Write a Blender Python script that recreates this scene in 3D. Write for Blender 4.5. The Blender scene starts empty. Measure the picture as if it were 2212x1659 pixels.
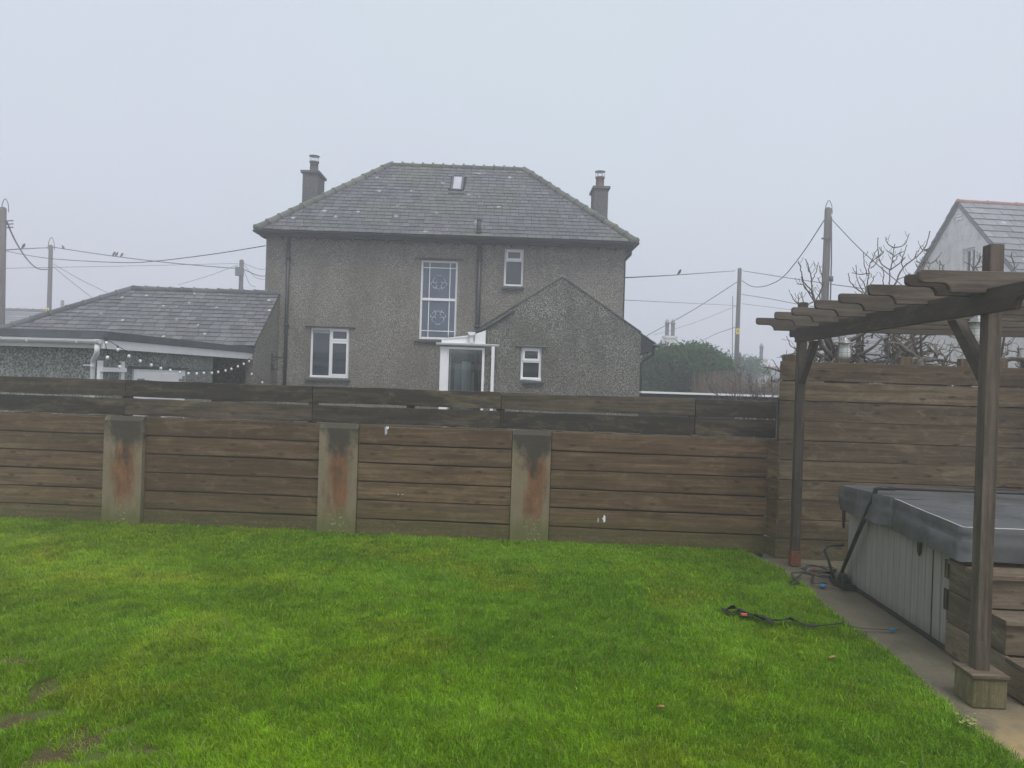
import bpy, math, random
import numpy as np
from mathutils import Vector, Matrix, noise as mnoise
random.seed(7)
rs = np.random.RandomState(11)
R = math.radians
V = Vector
scene = bpy.context.scene
COL = scene.collection

# ------------------------------------------------------------------ camera
FPX = 1618.0; CX = 1106.0; CY = 829.5
EYE = V((0, 0, 1.96)); PITCH = R(-0.3); ROLL = R(1.8)
fw = V((0, math.cos(PITCH), math.sin(PITCH)))
r0 = V((1, 0, 0)); u0_ = r0.cross(fw)
cr = math.cos(ROLL) * r0 + math.sin(ROLL) * u0_
cu = -math.sin(ROLL) * r0 + math.cos(ROLL) * u0_
cam_d = bpy.data.cameras.new('camera'); cam = bpy.data.objects.new('camera', cam_d)
COL.objects.link(cam); scene.camera = cam
cam.matrix_world = Matrix(((cr.x, cu.x, -fw.x, EYE.x), (cr.y, cu.y, -fw.y, EYE.y), (cr.z, cu.z, -fw.z, EYE.z), (0, 0, 0, 1)))
cam_d.sensor_width = 36; cam_d.lens = 36 * FPX / 2212; cam_d.clip_end = 2000; cam_d.clip_start = 0.05

def ray(px, py):
    return fw + cr * ((px - CX) / FPX) - cu * ((py - CY) / FPX)
def at(px, py, D):
    d = ray(px, py); return EYE + d * (D / d.y)

class Fr:
    def __init__(s, ox, oy, yaw):
        a = R(yaw); s.o = V((ox, oy, 0)); s.U = V((math.cos(a), -math.sin(a), 0)); s.W = V((math.sin(a), math.cos(a), 0)); s.Z = V((0, 0, 1))
    def pt(s, u, v, z): return s.o + s.U * u + s.W * v + s.Z * z
    def loc(s, p): q = p - s.o; return q.dot(s.U), q.dot(s.W), q.z
    def hv(s, px, py, v=0.0):
        d = ray(px, py); t = (v - (EYE - s.o).dot(s.W)) / d.dot(s.W); q = s.loc(EYE + d * t); return q[0], q[2]
    def hu(s, px, py, u=0.0):
        d = ray(px, py); t = (u - (EYE - s.o).dot(s.U)) / d.dot(s.U); q = s.loc(EYE + d * t); return q[1], q[2]
    def hz(s, px, py, z=0.0):
        d = ray(px, py); t = (z - EYE.z) / d.z; q = s.loc(EYE + d * t); return q[0], q[1]
GF = Fr(0, 0, 2.4)
_fo = at(1190, 1175, 9.03)
FF = Fr(_fo.x, _fo.y, 3.3)
HF = Fr(0, 18, -0.9)
SF = Fr(-5.9, 10.9, 3.3)

# ------------------------------------------------------------------ mesh builder
class MB:
    def __init__(s): s.v = []; s.f = []; s.uv = []; s.c = []; s.sm = []
    def face(s, pts, uvs=None, col=None, smooth=False):
        i = len(s.v); s.v += [tuple(p) for p in pts]; s.f.append(tuple(range(i, i + len(pts))))
        s.uv += list(uvs) if uvs else [(0, 0)] * len(pts)
        s.c.append(col or (random.random(), random.random(), random.random())); s.sm.append(smooth)
    def faces(s, verts, faces, uvs, col, smooth=False):
        i = len(s.v); s.v += [tuple(p) for p in verts]
        for f, u in zip(faces, uvs):
            s.f.append(tuple(i + k for k in f)); s.uv += list(u); s.c.append(col); s.sm.append(smooth)
    def obox(s, O, A, B, C, a0, a1, b0, b1, c0, c1, grain=0, col=None, taper=0.0):
        P = []
        for c in (c0, c1):
            for b in (b0, b1):
                for a in (a0, a1): P.append((a, b, c))
        Fs = [(0, 2, 3, 1), (4, 5, 7, 6), (0, 1, 5, 4), (2, 6, 7, 3), (0, 4, 6, 2), (1, 3, 7, 5)]
        if A.cross(B).dot(C) < 0: Fs = [tuple(reversed(f)) for f in Fs]
        off = (random.random() * 40, random.random() * 40)
        others = [k for k in (0, 1, 2) if k != grain]
        uvs = []
        for f in Fs:
            l = []
            vary = [k for k in (0, 1, 2) if len({round(P[i][k], 6) for i in f}) > 1]
            o = [k for k in vary if k != grain]
            if grain in vary and o: l = [(P[i][grain] + off[0], P[i][o[0]] + off[1] + o[0] * 3.3) for i in f]
            elif len(others) == 2: l = [(P[i][others[0]] * 0.3 + off[0], P[i][others[1]] + off[1]) for i in f]
            uvs.append(l)
        s.faces([O + A * p[0] + B * p[1] + C * p[2] for p in P], Fs, uvs, col or (random.random(), random.random(), random.random()))
    def box(s, fr, u0, u1, v0, v1, z0, z1, grain=0, col=None):
        if u1 < u0: u0, u1 = u1, u0
        if z1 < z0: z0, z1 = z1, z0
        if v1 < v0: v0, v1 = v1, v0
        s.obox(fr.o, fr.U, fr.W, fr.Z, u0, u1, v0, v1, z0, z1, grain, col)
    def wboard(s, fr, u0, u1, v0, v1, z0, z1, amp=.004, col=None):
        n = max(6, int((u1 - u0) / .12)); sd_ = random.uniform(0, 90); tilt = random.uniform(-.003, .003); bow = random.uniform(-.004, .004)
        def e(f, k): return amp * (mnoise.noise(V((f * (u1 - u0) * 2.3, k, sd_))) + .6 * mnoise.noise(V((f * (u1 - u0) * 9, k, sd_)))) + tilt * (f - .5) * 2 + bow * math.sin(math.pi * f)
        top = [(u0 + (u1 - u0) * i / n, z1 + e(i / n, 1)) for i in range(n + 1)]; bot = [(u0 + (u1 - u0) * i / n, z0 + e(i / n, 7)) for i in range(n + 1)]
        off = (random.random() * 40, random.random() * 40); q = []
        for (a, b), (c, d) in zip(bot, top): q += [(a, v0, b), (c, v0, d), (c, v1, d), (a, v1, b)]
        uvf = lambda p, o=0: (p[0] + off[0], p[2] + off[1] + (p[1] - v0) + o)
        Fs = [(0, 1, 2, 3), tuple(4 * n + k for k in (3, 2, 1, 0))]
        for i in range(n):
            for k in range(4): k2 = (k + 1) % 4; Fs.append((4 * i + k, 4 * i + 4 + k, 4 * i + 4 + k2, 4 * i + k2))
        s.faces([fr.pt(*p) for p in q], Fs, [[uvf(q[k]) for k in f] for f in Fs], col or (random.random(), random.random(), random.random()))
    def prism(s, fr, poly, ax, a0, a1, grain=None, col=None, smooth=False):
        """poly: 2D points in the two axes other than ax (order u,v,z)"""
        idx = [k for k in (0, 1, 2) if k != ax]
        def P(p, a):
            q = [0, 0, 0]; q[ax] = a; q[idx[0]] = p[0]; q[idx[1]] = p[1]; return q
        n = len(poly); off = (random.random() * 40, random.random() * 40)
        lo = [P(p, a0) for p in poly]; hi = [P(p, a1) for p in poly]
        Q = lo + hi
        Fs = [tuple(range(n)), tuple(range(2 * n - 1, n - 1, -1))]
        for i in range(n):
            j = (i + 1) % n; Fs.append((i, i + n, j + n, j))
        area = sum(poly[i][0] * poly[(i + 1) % n][1] - poly[(i + 1) % n][0] * poly[i][1] for i in range(n)) * (1 if ax != 1 else -1)
        if area > 0: Fs = [tuple(reversed(f)) for f in Fs]
        g = grain if grain is not None else ax
        uvs = []
        for f in Fs:
            vary = [k for k in (0, 1, 2) if len({round(Q[i][k], 5) for i in f}) > 1]
            o = [k for k in vary if k != g] or [g]
            uvs.append([(Q[i][g] + off[0], Q[i][o[0]] + (Q[i][o[1]] if len(o) > 1 and ax == g else 0) + off[1]) for i in f])
        s.faces([fr.pt(*q) for q in Q], Fs, uvs, col or (random.random(), random.random(), random.random()), smooth)
    def tube(s, pts, rad, n=8, col=None, cap=True, closed=False):
        pts = [V(p) for p in pts]; m = len(pts)
        if not hasattr(rad, '__len__'): rad = [rad] * m
        col = col or (random.random(), random.random(), random.random())
        vs = []; prev = None; L = 0; Ls = []
        for i, p in enumerate(pts):
            a = pts[max(i - 1, 0)]; b = pts[min(i + 1, m - 1)]
            t = (b - a).normalized() if (b - a).length > 1e-9 else V((0, 0, 1))
            if prev is None:
                x = t.orthogonal().normalized()
            else:
                x = prev - t * prev.dot(t)
                x = x.normalized() if x.length > 1e-6 else t.orthogonal().normalized()
            prev = x; y = t.cross(x)
            if i: L += (pts[i] - pts[i - 1]).length
            Ls.append(L)
            for k in range(n):
                an = 2 * math.pi * k / n; vs.append(p + (x * math.cos(an) + y * math.sin(an)) * rad[i])
        Fs = []; U = []
        for i in range(m - 1):
            for k in range(n):
                k2 = (k + 1) % n; Fs.append((i * n + k, i * n + k2, (i + 1) * n + k2, (i + 1) * n + k))
                w = 2 * math.pi * max(rad[i], .001) / n
                U.append([(Ls[i], k * w), (Ls[i], (k + 1) * w), (Ls[i + 1], (k + 1) * w), (Ls[i + 1], k * w)])
        if cap:
            Fs.append(tuple(reversed(range(n)))); U.append([(0, 0)] * n)
            Fs.append(tuple((m - 1) * n + k for k in range(n))); U.append([(0, 0)] * n)
        s.faces(vs, Fs, U, col, True)
    def lathe(s, c, prof, n=16, col=None, axis=V((0, 0, 1))):
        x = axis.orthogonal().normalized(); y = axis.cross(x); vs = []; Fs = []; U = []
        for (r, h) in prof:
            for k in range(n):
                a = 2 * math.pi * k / n; vs.append(V(c) + axis * h + (x * math.cos(a) + y * math.sin(a)) * r)
        for i in range(len(prof) - 1):
            for k in range(n):
                k2 = (k + 1) % n; Fs.append((i * n + k, i * n + k2, (i + 1) * n + k2, (i + 1) * n + k)); U.append([(0, 0)] * 4)
        s.faces(vs, Fs, U, col or (random.random(),) * 3, True)
    def build(s, name, mat, parent=None, loc=None, bevel=0.0, rng=None):
        if loc is None: loc = V(parent['_w']) if parent is not None else V((0, 0, 0))
        loc = V(loc)
        me = bpy.data.meshes.new(name)
        arr = np.array(s.v, dtype=np.float32) - np.array(loc, dtype=np.float32)
        me.from_pydata(arr.tolist(), [], s.f)
        uvl = me.uv_layers.new(name='UVMap'); uvl.data.foreach_set('uv', np.array(s.uv, dtype=np.float32).ravel())
        ca = me.color_attributes.new('rnd', 'FLOAT_COLOR', 'CORNER')
        cols = []
        for f, c in zip(s.f, s.c): cols += [(c[0], c[1], c[2], 1.0)] * len(f)
        ca.data.foreach_set('color', np.array(cols, dtype=np.float32).ravel())
        me.polygons.foreach_set('use_smooth', s.sm)
        me.materials.append(mat); me.update()
        o = bpy.data.objects.new(name, me); COL.objects.link(o)
        if parent is not None: o.parent = parent; o['_w'] = list(parent['_w']); o.location = loc - V(parent['_w'])
        else: o.location = loc
        o['_w'] = list(loc)
        if bevel:
            b = o.modifiers.new('bevel', 'BEVEL'); b.width = bevel; b.segments = 2; b.limit_method = 'ANGLE'; b.angle_limit = R(50)
        return o

def empty(name, loc, label=None, cat=None, group=None):
    o = bpy.data.objects.new(name, None); COL.objects.link(o); o.location = V(loc); o['_w'] = list(V(loc)); o.empty_display_size = .1
    return tag(o, label, cat, group)
def tag(o, label=None, cat=None, group=None, kind=None):
    if label: o['label'] = label
    if cat: o['category'] = cat
    if group: o['group'] = group
    if kind: o['kind'] = kind
    return o

# ------------------------------------------------------------------ materials
class NT:
    def __init__(s, name):
        s.m = bpy.data.materials.new(name); s.m.use_nodes = True; s.t = s.m.node_tree; s.t.nodes.clear()
        s.out = s.n('ShaderNodeOutputMaterial'); s.b = s.n('ShaderNodeBsdfPrincipled')
        s.l(s.b.outputs[0], s.out.inputs[0]); s.b.inputs['Roughness'].default_value = .85
        s.b.inputs['Specular IOR Level'].default_value = .3
    def n(s, t, **k):
        x = s.t.nodes.new(t)
        for a, b in k.items(): setattr(x, a, b)
        return x
    def l(s, a, b): s.t.links.new(a, b)
    def setin(s, sock, v):
        if hasattr(v, 'is_linked') or hasattr(v, 'links'): s.l(v, sock)
        elif isinstance(v, (tuple, list)) and len(v) == 3 and sock.type == 'RGBA': sock.default_value = (*v, 1)
        else: sock.default_value = v
    def uv(s): return s.n('ShaderNodeUVMap', uv_map='UVMap').outputs[0]
    def obj(s): return s.n('ShaderNodeTexCoord').outputs['Object']
    def pos(s): return s.n('ShaderNodeNewGeometry').outputs['Position']
    def rnd(s): return s.n('ShaderNodeVertexColor', layer_name='rnd').outputs[0]
    def sep(s, v): x = s.n('ShaderNodeSeparateXYZ'); s.l(v, x.inputs[0]); return x.outputs
    def map(s, v, sc=(1, 1, 1), loc=(0, 0, 0)):
        x = s.n('ShaderNodeMapping'); s.l(v, x.inputs[0]); x.inputs['Scale'].default_value = sc; x.inputs['Location'].default_value = loc; return x.outputs[0]
    def noise(s, v, scale, detail=4, rough=.6, dist=0.0):
        x = s.n('ShaderNodeTexNoise'); s.l(v, x.inputs['Vector']); x.inputs['Scale'].default_value = scale
        x.inputs['Detail'].default_value = detail; x.inputs['Roughness'].default_value = rough; x.inputs['Distortion'].default_value = dist
        return x.outputs[0]
    def vor(s, v, scale, out='Distance', feature='F1', dim='3D'):
        x = s.n('ShaderNodeTexVoronoi', feature=feature, voronoi_dimensions=dim); s.l(v, x.inputs['Vector']); x.inputs['Scale'].default_value = scale; return x.outputs[out]
    def ramp(s, f, stops, interp='LINEAR'):
        x = s.n('ShaderNodeValToRGB'); s.l(f, x.inputs[0]); cr_ = x.color_ramp; cr_.interpolation = interp
        while len(cr_.elements) < len(stops): cr_.elements.new(.5)
        for e, (p, c) in zip(cr_.elements, stops):
            e.position = p; e.color = (*c, 1) if isinstance(c, (tuple, list)) else (c, c, c, 1)
        return x.outputs[0]
    def mix(s, f, a, b, mode='MIX'):
        x = s.n('ShaderNodeMix', data_type='RGBA', blend_type=mode)
        s.setin(x.inputs[0], f); s.setin(x.inputs[6], a); s.setin(x.inputs[7], b); return x.outputs[2]
    def math(s, op, a, b=0.0, clamp=False):
        x = s.n('ShaderNodeMath', operation=op, use_clamp=clamp); s.setin(x.inputs[0], a); s.setin(x.inputs[1], b); return x.outputs[0]
    def bump(s, h, st=.4, d=.01):
        x = s.n('ShaderNodeBump'); s.l(h, x.inputs['Height']); x.inputs['Strength'].default_value = st; x.inputs['Distance'].default_value = d
        s.l(x.outputs[0], s.b.inputs['Normal'])
    def base(s, c): s.setin(s.b.inputs['Base Color'], c)
    def rough(s, r): s.setin(s.b.inputs['Roughness'], r)

def plain(name, col, rough=.6, metal=0.0, spec=.4, var=.12, scale=6):
    k = NT(name); v = k.obj(); n_ = k.noise(v, scale, 5, .7)
    k.base(k.mix(k.ramp(n_, [(.3, 0.0), (.75, 1.0)]), tuple(c * (1 - var) for c in col), tuple(min(1, c * (1 + var)) for c in col)))
    k.rough(rough); k.b.inputs['Metallic'].default_value = metal; k.b.inputs['Specular IOR Level'].default_value = spec
    return k.m

def wood(name, a, b, c, dark=.5, pale=.35, moss=0.0, knots=1.0, wet=.75):
    """a..b the two board colours, c pale bleached streaks"""
    k = NT(name); uv = k.uv(); rn = k.sep(k.rnd())
    g1 = k.noise(k.map(uv, (1.1, 26, 1)), 1.0, 6, .65, .6)
    g2 = k.noise(k.map(uv, (5, 150, 1)), 1.0, 4, .7, .2)
    bl = k.noise(k.map(uv, (1.0, 2.4, 1)), 1.3, 5, .62, .3)
    tint = k.math('ADD', k.math('MULTIPLY', rn[0], .6), k.math('MULTIPLY', bl, .45))
    col = k.mix(k.ramp(tint, [(.12, 0.0), (.85, 1.0)]), a, b)
    br = k.math('ADD', .55, k.math('MULTIPLY', rn[1], .75))
    cb = k.n('ShaderNodeCombineXYZ'); [k.l(br, cb.inputs[i]) for i in range(3)]
    col = k.mix(1.0, col, cb.outputs[0], 'MULTIPLY')
    col = k.mix(k.math('MULTIPLY', k.ramp(g1, [(.38, 1.0), (.55, 0.0)]), dark), col, tuple(x * .38 for x in a))
    big = k.noise(k.map(uv, (.55, 1.6, 1), (7, 3, 0)), 1.6, 5, .7, .8)
    col = k.mix(k.math('MULTIPLY', k.ramp(big, [(.55, 0.0), (.72, 1.0)]), pale), col, c)
    st = k.noise(k.map(uv, (.9, 2.0, 1), (3, 9, 2)), 1.9, 6, .7, .5)
    col = k.mix(k.math('MULTIPLY', k.ramp(st, [(.56, 0.0), (.7, 1.0)]), dark), col, tuple(x * .45 for x in a))
    col = k.mix(k.math('MULTIPLY', k.ramp(g2, [(.35, 1.0), (.6, 0.0)]), .28), col, tuple(x * .35 for x in b))
    md = k.noise(k.map(uv, (3.2, 7, 1), (2, 8, 5)), 1.6, 6, .75, .6)
    col = k.mix(k.ramp(md, [(.30, .55), (.5, 0.0)]), col, tuple(x * .42 for x in b))
    col = k.mix(k.math('MULTIPLY', k.ramp(md, [(.53, 0.0), (.70, 1.0)]), .4), col, c)
    sk_ = k.noise(k.map(uv, (.7, 11, 1), (6, 1, 5)), 1.5, 4, .6, .9)
    col = k.mix(k.math('MULTIPLY', k.ramp(sk_, [(.34, 1.0), (.5, 0.0)]), .55), col, tuple(x * .5 for x in a))
    col = k.mix(k.math('MULTIPLY', k.ramp(sk_, [(.56, 0.0), (.74, 1.0)]), .5), col, tuple(min(1, x * 1.55) for x in b))
    if knots:
        kd = k.vor(k.map(uv, (1.5, 4.3, 1)), 1.0, dim='2D')
        col = k.mix(k.math('MULTIPLY', k.ramp(kd, [(.035, 1.0), (.085, 0.0)]), .7 * knots), col, tuple(x * .16 for x in a))
        kd2 = k.vor(k.map(uv, (4.4, 8.0, 1), (1.7, 2.2, 0)), 1.0, dim='2D')
        col = k.mix(k.math('MULTIPLY', k.ramp(kd2, [(.03, 1.0), (.07, 0.0)]), .35 * knots), col, tuple(x * .2 for x in a))
    if moss:
        z = k.sep(k.pos())[2]
        mz = k.math('ADD', z, k.math('MULTIPLY', k.noise(k.map(uv, (2, 5, 1)), 2.2, 5, .7), .7))
        col = k.mix(k.math('MULTIPLY', k.ramp(mz, [(.28, 1.0), (.75, 0.0)]), moss), col, (.075, .085, .022))
        sp = k.noise(k.map(uv, (6, 9, 1)), 3.5, 5, .75)
        lo = k.math('MULTIPLY', k.ramp(z, [(.1, 1.0), (.24, 0.0)]), k.ramp(sp, [(.52, 0.0), (.6, 1.0)]))
        col = k.mix(k.math('MULTIPLY', lo, .35), col, (.24, .23, .14))
    k.base(col); k.rough(wet)
    k.bump(k.math('ADD', k.math('MULTIPLY', g1, .5), k.math('MULTIPLY', g2, .5)), .5, .006)
    return k.m

M = {}
M['board'] = wood('brown_board', (.125, .07, .037), (.19, .13, .073), (.31, .24, .145), .7, .4, .7)
M['board_grey'] = wood('dark_weathered_board', (.042, .036, .03), (.10, .076, .052), (.24, .19, .11), .7, .9, 0, .8)
M['board_tall'] = wood('tall_fence_board', (.13, .092, .058), (.20, .15, .092), (.36, .30, .20), .65, .6, .3)
M['pergola'] = wood('pergola_timber', (.088, .066, .047), (.135, .113, .09), (.17, .145, .115), .6, .45, 0, .5)
M['plinth'] = wood('mossy_plinth_board', (.15, .12, .07), (.20, .18, .11), (.34, .31, .2), .6, .6, .45)
M['step'] = wood('step_board', (.15, .11, .075), (.20, .16, .115), (.33, .28, .2), .5, .6, .2)
M['white'] = plain('white_upvc', (.84, .85, .85), .35, var=.05, scale=3)
M['fascia'] = plain('white_fascia_board', (.8, .81, .82), .45, var=.12, scale=1.5)
M['black'] = plain('black_plastic', (.022, .024, .027), .4)
M['pipe'] = plain('dark_pipe_paint', (.035, .037, .04), .45)
M['felt'] = plain('grey_roof_felt', (.085, .095, .105), .75, var=.25, scale=5)
M['soffit'] = plain('dark_soffit', (.03, .032, .038), .7)
M['cable'] = plain('cable_sheath', (.03, .03, .03), .6)
M['steel'] = plain('galvanised_steel', (.35, .36, .37), .4, .7)
M['rust'] = plain('rusty_red_steel', (.17, .065, .035), .8, var=.5, scale=25)
M['red'] = plain('red_plastic', (.3, .03, .02), .4)
M['orange'] = plain('orange_plastic', (.6, .14, .08), .4)
M['blue'] = plain('blue_plastic', (.02, .2, .4), .4)
M['yellow'] = plain('yellow_sign', (.75, .6, .05), .5)
M['strap'] = plain('black_webbing', (.02, .022, .024), .8)
M['interior'] = plain('dim_interior', (.05, .055, .06), .9)
M['curtain'] = plain('pale_blind', (.4, .42, .46), .8)
M['bird'] = plain('dark_feathers', (.03, .03, .035), .8)
M['terracotta'] = plain('terracotta', (.38, .22, .18), .8, var=.3, scale=8)  # paler and greyer than bare clay, fog put into the colour
M['clay'] = plain('clay_pot', (.16, .09, .07), .85, var=.3, scale=9)
M['etch'] = plain('etched_glass', (.42, .47, .52), .6)
M['green_wall'] = plain('pale_green_paint', (.45, .52, .28), .8)
M['leaf_brown'] = plain('dead_leaf', (.38, .2, .08), .8)
M['leaf_yellow'] = plain('yellow_leaf', (.26, .28, .08), .7)
M['bulb'] = plain('opal_bulb', (.8, .82, .84), .25, var=.02)
M['pole'] = wood('pole_timber', (.085, .07, .055), (.12, .10, .085), (.16, .15, .13), .4, .3, 0, 0)
M['bark'] = plain('bark', (.125, .11, .09), .9, var=.45, scale=14)
M['twig'] = plain('twig_bark', (.13, .105, .1), .9, var=.3, scale=14)
M['twigbrown'] = plain('brown_twig', (.2, .15, .11), .9, var=.3, scale=4)

def glass(name, col, rough=.03, ior=1.75):
    k = NT(name); v = k.obj(); k.base(k.mix(k.noise(v, 2.2, 3, .5), tuple(c * .8 for c in col), tuple(c * 1.15 for c in col)))
    k.rough(rough); k.b.inputs['IOR'].default_value = ior; k.b.inputs['Specular IOR Level'].default_value = .5
    return k.m
M['pane'] = glass('window_glass', (.03, .04, .06))
M['pane_stair'] = glass('obscured_blue_glass', (.07, .10, .145))
M['pane_dark'] = glass('dark_glass', (.015, .02, .024))
M['pane_sky'] = glass('skylight_glass', (.45, .47, .52), .1)  # pale base colour stands in for the white sky reflected in the pane

def clear_glass():
    k = NT('clear_glass'); t = k.n('ShaderNodeBsdfTransparent'); t.inputs[0].default_value = (.8, .85, .86, 1)
    g = k.n('ShaderNodeBsdfGlossy'); g.inputs['Roughness'].default_value = .02
    mx = k.n('ShaderNodeMixShader'); fr_ = k.n('ShaderNodeFresnel'); fr_.inputs[0].default_value = 1.7
    k.l(fr_.outputs[0], mx.inputs[0]); k.l(t.outputs[0], mx.inputs[1]); k.l(g.outputs[0], mx.inputs[2]); k.l(mx.outputs[0], k.out.inputs[0])
    return k.m
M['clear'] = clear_glass()

def roughcast(name, lo, mid, hi, sc=34, warm=(.2, .18, .155)):
    k = NT(name); p = k.obj()
    p2 = k.mix(.06, p, k.n('ShaderNodeTexNoise').outputs['Color'])
    n1 = k.noise(p, sc, 3, .65, 1.2); v1 = k.vor(p, sc * 1.25)
    h = k.math('ADD', k.math('MULTIPLY', n1, .75), k.math('MULTIPLY', v1, .35))
    col = k.ramp(h, [(.30, lo), (.50, mid), (.66, hi)])
    big = k.noise(p, .8, 5, .62)
    col = k.mix(k.math('MULTIPLY', k.ramp(big, [(.42, 0.0), (.65, 1.0)]), .5), col, warm, 'MIX')
    b2 = k.noise(k.map(p, (1, 1, .35)), 1.7, 4, .6)
    col = k.mix(k.math('MULTIPLY', k.ramp(b2, [(.5, 0.0), (.7, 1.0)]), .35), col, tuple(c * .6 for c in mid))
    k.base(col); k.rough(.95); k.bump(h, 1.0, .02)
    return k.m
M['roughcast'] = roughcast('grey_pebbledash', (.045, .042, .036), (.125, .118, .10), (.37, .355, .315), 40, (.15, .135, .11))
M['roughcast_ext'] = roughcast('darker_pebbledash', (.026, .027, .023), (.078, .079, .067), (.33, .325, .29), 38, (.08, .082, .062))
M['roughcast_green'] = roughcast('green_grey_pebbledash', (.06, .07, .065), (.17, .185, .17), (.42, .44, .41), 24, (.17, .19, .17))
M['render'] = roughcast('grey_chimney_render', (.07, .07, .07), (.10, .10, .10), (.13, .13, .13), 14, (.09, .09, .09))

def whitewash():
    k = NT('stained_white_render'); p = k.obj(); n1 = k.noise(k.map(p, (1, 1, .5)), 1.1, 7, .72)
    n2 = k.noise(p, 5, 6, .75)
    c = k.mix(k.ramp(n1, [(.45, 0.0), (.68, 1.0)]), (.80, .80, .77), (.56, .56, .52))
    c = k.mix(k.math('MULTIPLY', k.ramp(n2, [(.52, 0.0), (.66, 1.0)]), .5), c, (.28, .28, .25))
    k.base(c); k.bump(n2, .3, .01); return k.m
M['whitewash'] = whitewash()

def slate(name, a, b, green=.3, spot=1.0, spscale=1.15):
    k = NT(name); rn = k.sep(k.rnd()); p = k.obj(); uvp = k.uv()
    c = k.mix(rn[0], a, b)
    br = k.math('ADD', .75, k.math('MULTIPLY', rn[1], .45))
    cb = k.n('ShaderNodeCombineXYZ'); [k.l(br, cb.inputs[i]) for i in range(3)]
    c = k.mix(1.0, c, cb.outputs[0], 'MULTIPLY')
    n1 = k.noise(p, 9, 6, .7); c = k.mix(k.math('MULTIPLY', k.ramp(n1, [(.4, 0.0), (.7, 1.0)]), .35), c, tuple(x * 1.5 for x in b))
    big = k.noise(p, .55, 4, .6); c = k.mix(k.math('MULTIPLY', k.ramp(big, [(.48, 0.0), (.66, 1.0)]), green), c, (.13, .145, .085))
    if spot:
        pd = k.mix(.03, p, k.n('ShaderNodeTexNoise').outputs['Color'])
        vd = k.vor(uvp, spscale, dim='2D'); vc = k.sep(k.vor(uvp, spscale, 'Color', dim='2D'))[0]
        nn = k.math('MULTIPLY', k.noise(p, 14, 3, .6), .07)
        m = k.math('MULTIPLY', k.ramp(k.math('ADD', vd, nn), [(.085, 1.0), (.095, 0.0)]), k.math('GREATER_THAN', vc, .5))
        vd2 = k.vor(uvp, spscale * 3.1, dim='2D'); vc2 = k.sep(k.vor(uvp, spscale * 3.1, 'Color', dim='2D'))[1]
        m2 = k.math('MULTIPLY', k.ramp(k.math('ADD', vd2, nn), [(.10, 1.0), (.11, 0.0)]), k.math('GREATER_THAN', vc2, .86))
        c = k.mix(k.math('MULTIPLY', k.math('MAXIMUM', m, m2), spot), c, (.6, .61, .58))
    c = k.mix(k.math('LESS_THAN', rn[2], -.5), c, (.012, .012, .014))
    k.base(c); k.rough(.55); k.bump(n1, .3, .004)
    return k.m
M['slate'] = slate('blue_grey_slate', (.085, .088, .098), (.12, .122, .128), .45, .55)
M['slate_low'] = slate('grey_slate_lichen', (.10, .103, .112), (.14, .143, .15), .12, .8, 1.7)
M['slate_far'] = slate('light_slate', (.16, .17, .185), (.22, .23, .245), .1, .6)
M['ridge'] = slate('mossy_ridge_tile', (.10, .105, .098), (.15, .155, .125), .8, .3, 3)

def pillar_mat():
    k = NT('stained_concrete'); uv = k.uv(); s = k.sep(uv)      # uv 0..1 across, 0..1 up
    rn = k.sep(k.rnd()); off = k.n('ShaderNodeCombineXYZ'); k.l(k.math('MULTIPLY', rn[0], 9), off.inputs[0]); k.l(k.math('MULTIPLY', rn[1], 9), off.inputs[1])
    va = k.n('ShaderNodeVectorMath', operation='ADD'); k.l(uv, va.inputs[0]); k.l(off.outputs[0], va.inputs[1]); q = va.outputs[0]
    fine = k.noise(k.map(q, (12, 90, 1)), 1, 5, .7); n1 = k.noise(k.map(q, (3, 5, 1)), 1, 6, .7); n2 = k.noise(k.map(q, (5, 3, 1), (5, 5, 0)), 1, 5, .65)
    c = k.mix(n1, (.17, .138, .085), (.30, .25, .165)); c = k.mix(k.math('MULTIPLY', k.ramp(fine, [(.4, 1.0), (.6, 0.0)]), .3), c, (.12, .10, .075))
    # rust streak down the middle
    x = k.math('ABSOLUTE', k.math('SUBTRACT', s[0], k.math('ADD', .42, k.math('MULTIPLY', rn[0], .22)))); x = k.math('ADD', x, k.math('MULTIPLY', k.math('SUBTRACT', n2, .5), .9))
    rust = k.math('MULTIPLY', k.ramp(x, [(.13, 1.0), (.34, 0.0)]), k.ramp(s[1], [(.12, 0.0), (.3, 1.0), (.7, 1.0), (.85, .2)]))
    c = k.mix(k.math('MULTIPLY', rust, .92), c, k.mix(k.ramp(n1, [(.35, 0.0), (.65, 1.0)]), (.12, .06, .032), (.26, .115, .05)))
    # black algae at the top
    xb = k.math('ADD', k.math('ABSOLUTE', k.math('SUBTRACT', s[0], .55)), k.math('MULTIPLY', k.math('SUBTRACT', n1, .5), 1.2))
    yb = k.math('SUBTRACT', k.math('ADD', s[1], k.math('MULTIPLY', k.math('SUBTRACT', rn[1], .5), .25)), k.math('MULTIPLY', xb, .5))
    c = k.mix(k.math('MULTIPLY', k.ramp(yb, [(.48, 0.0), (.66, 1.0)]), .88), c, (.04, .037, .03))
    # green at the foot
    gy = k.math('ADD', s[1], k.math('MULTIPLY', k.math('SUBTRACT', n2, .5), .5))
    c = k.mix(k.math('MULTIPLY', k.ramp(gy, [(.1, 1.0), (.27, 0.0)]), .75), c, (.105, .125, .03))
    li = k.noise(k.map(q, (14, 34, 1)), 1, 4, .6)
    lm = k.math('MULTIPLY', k.math('MULTIPLY', k.ramp(li, [(.57, 0.0), (.61, 1.0)]), k.ramp(x, [(.1, 1.0), (.25, 0.0)])), k.ramp(s[1], [(.05, 1.0), (.17, .8), (.26, 0.0)]))
    c = k.mix(k.math('MULTIPLY', lm, .8), c, (.42, .40, .22))
    k.base(c); k.rough(.9); k.bump(k.math('ADD', fine, n1), .5, .008); return k.m
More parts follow.
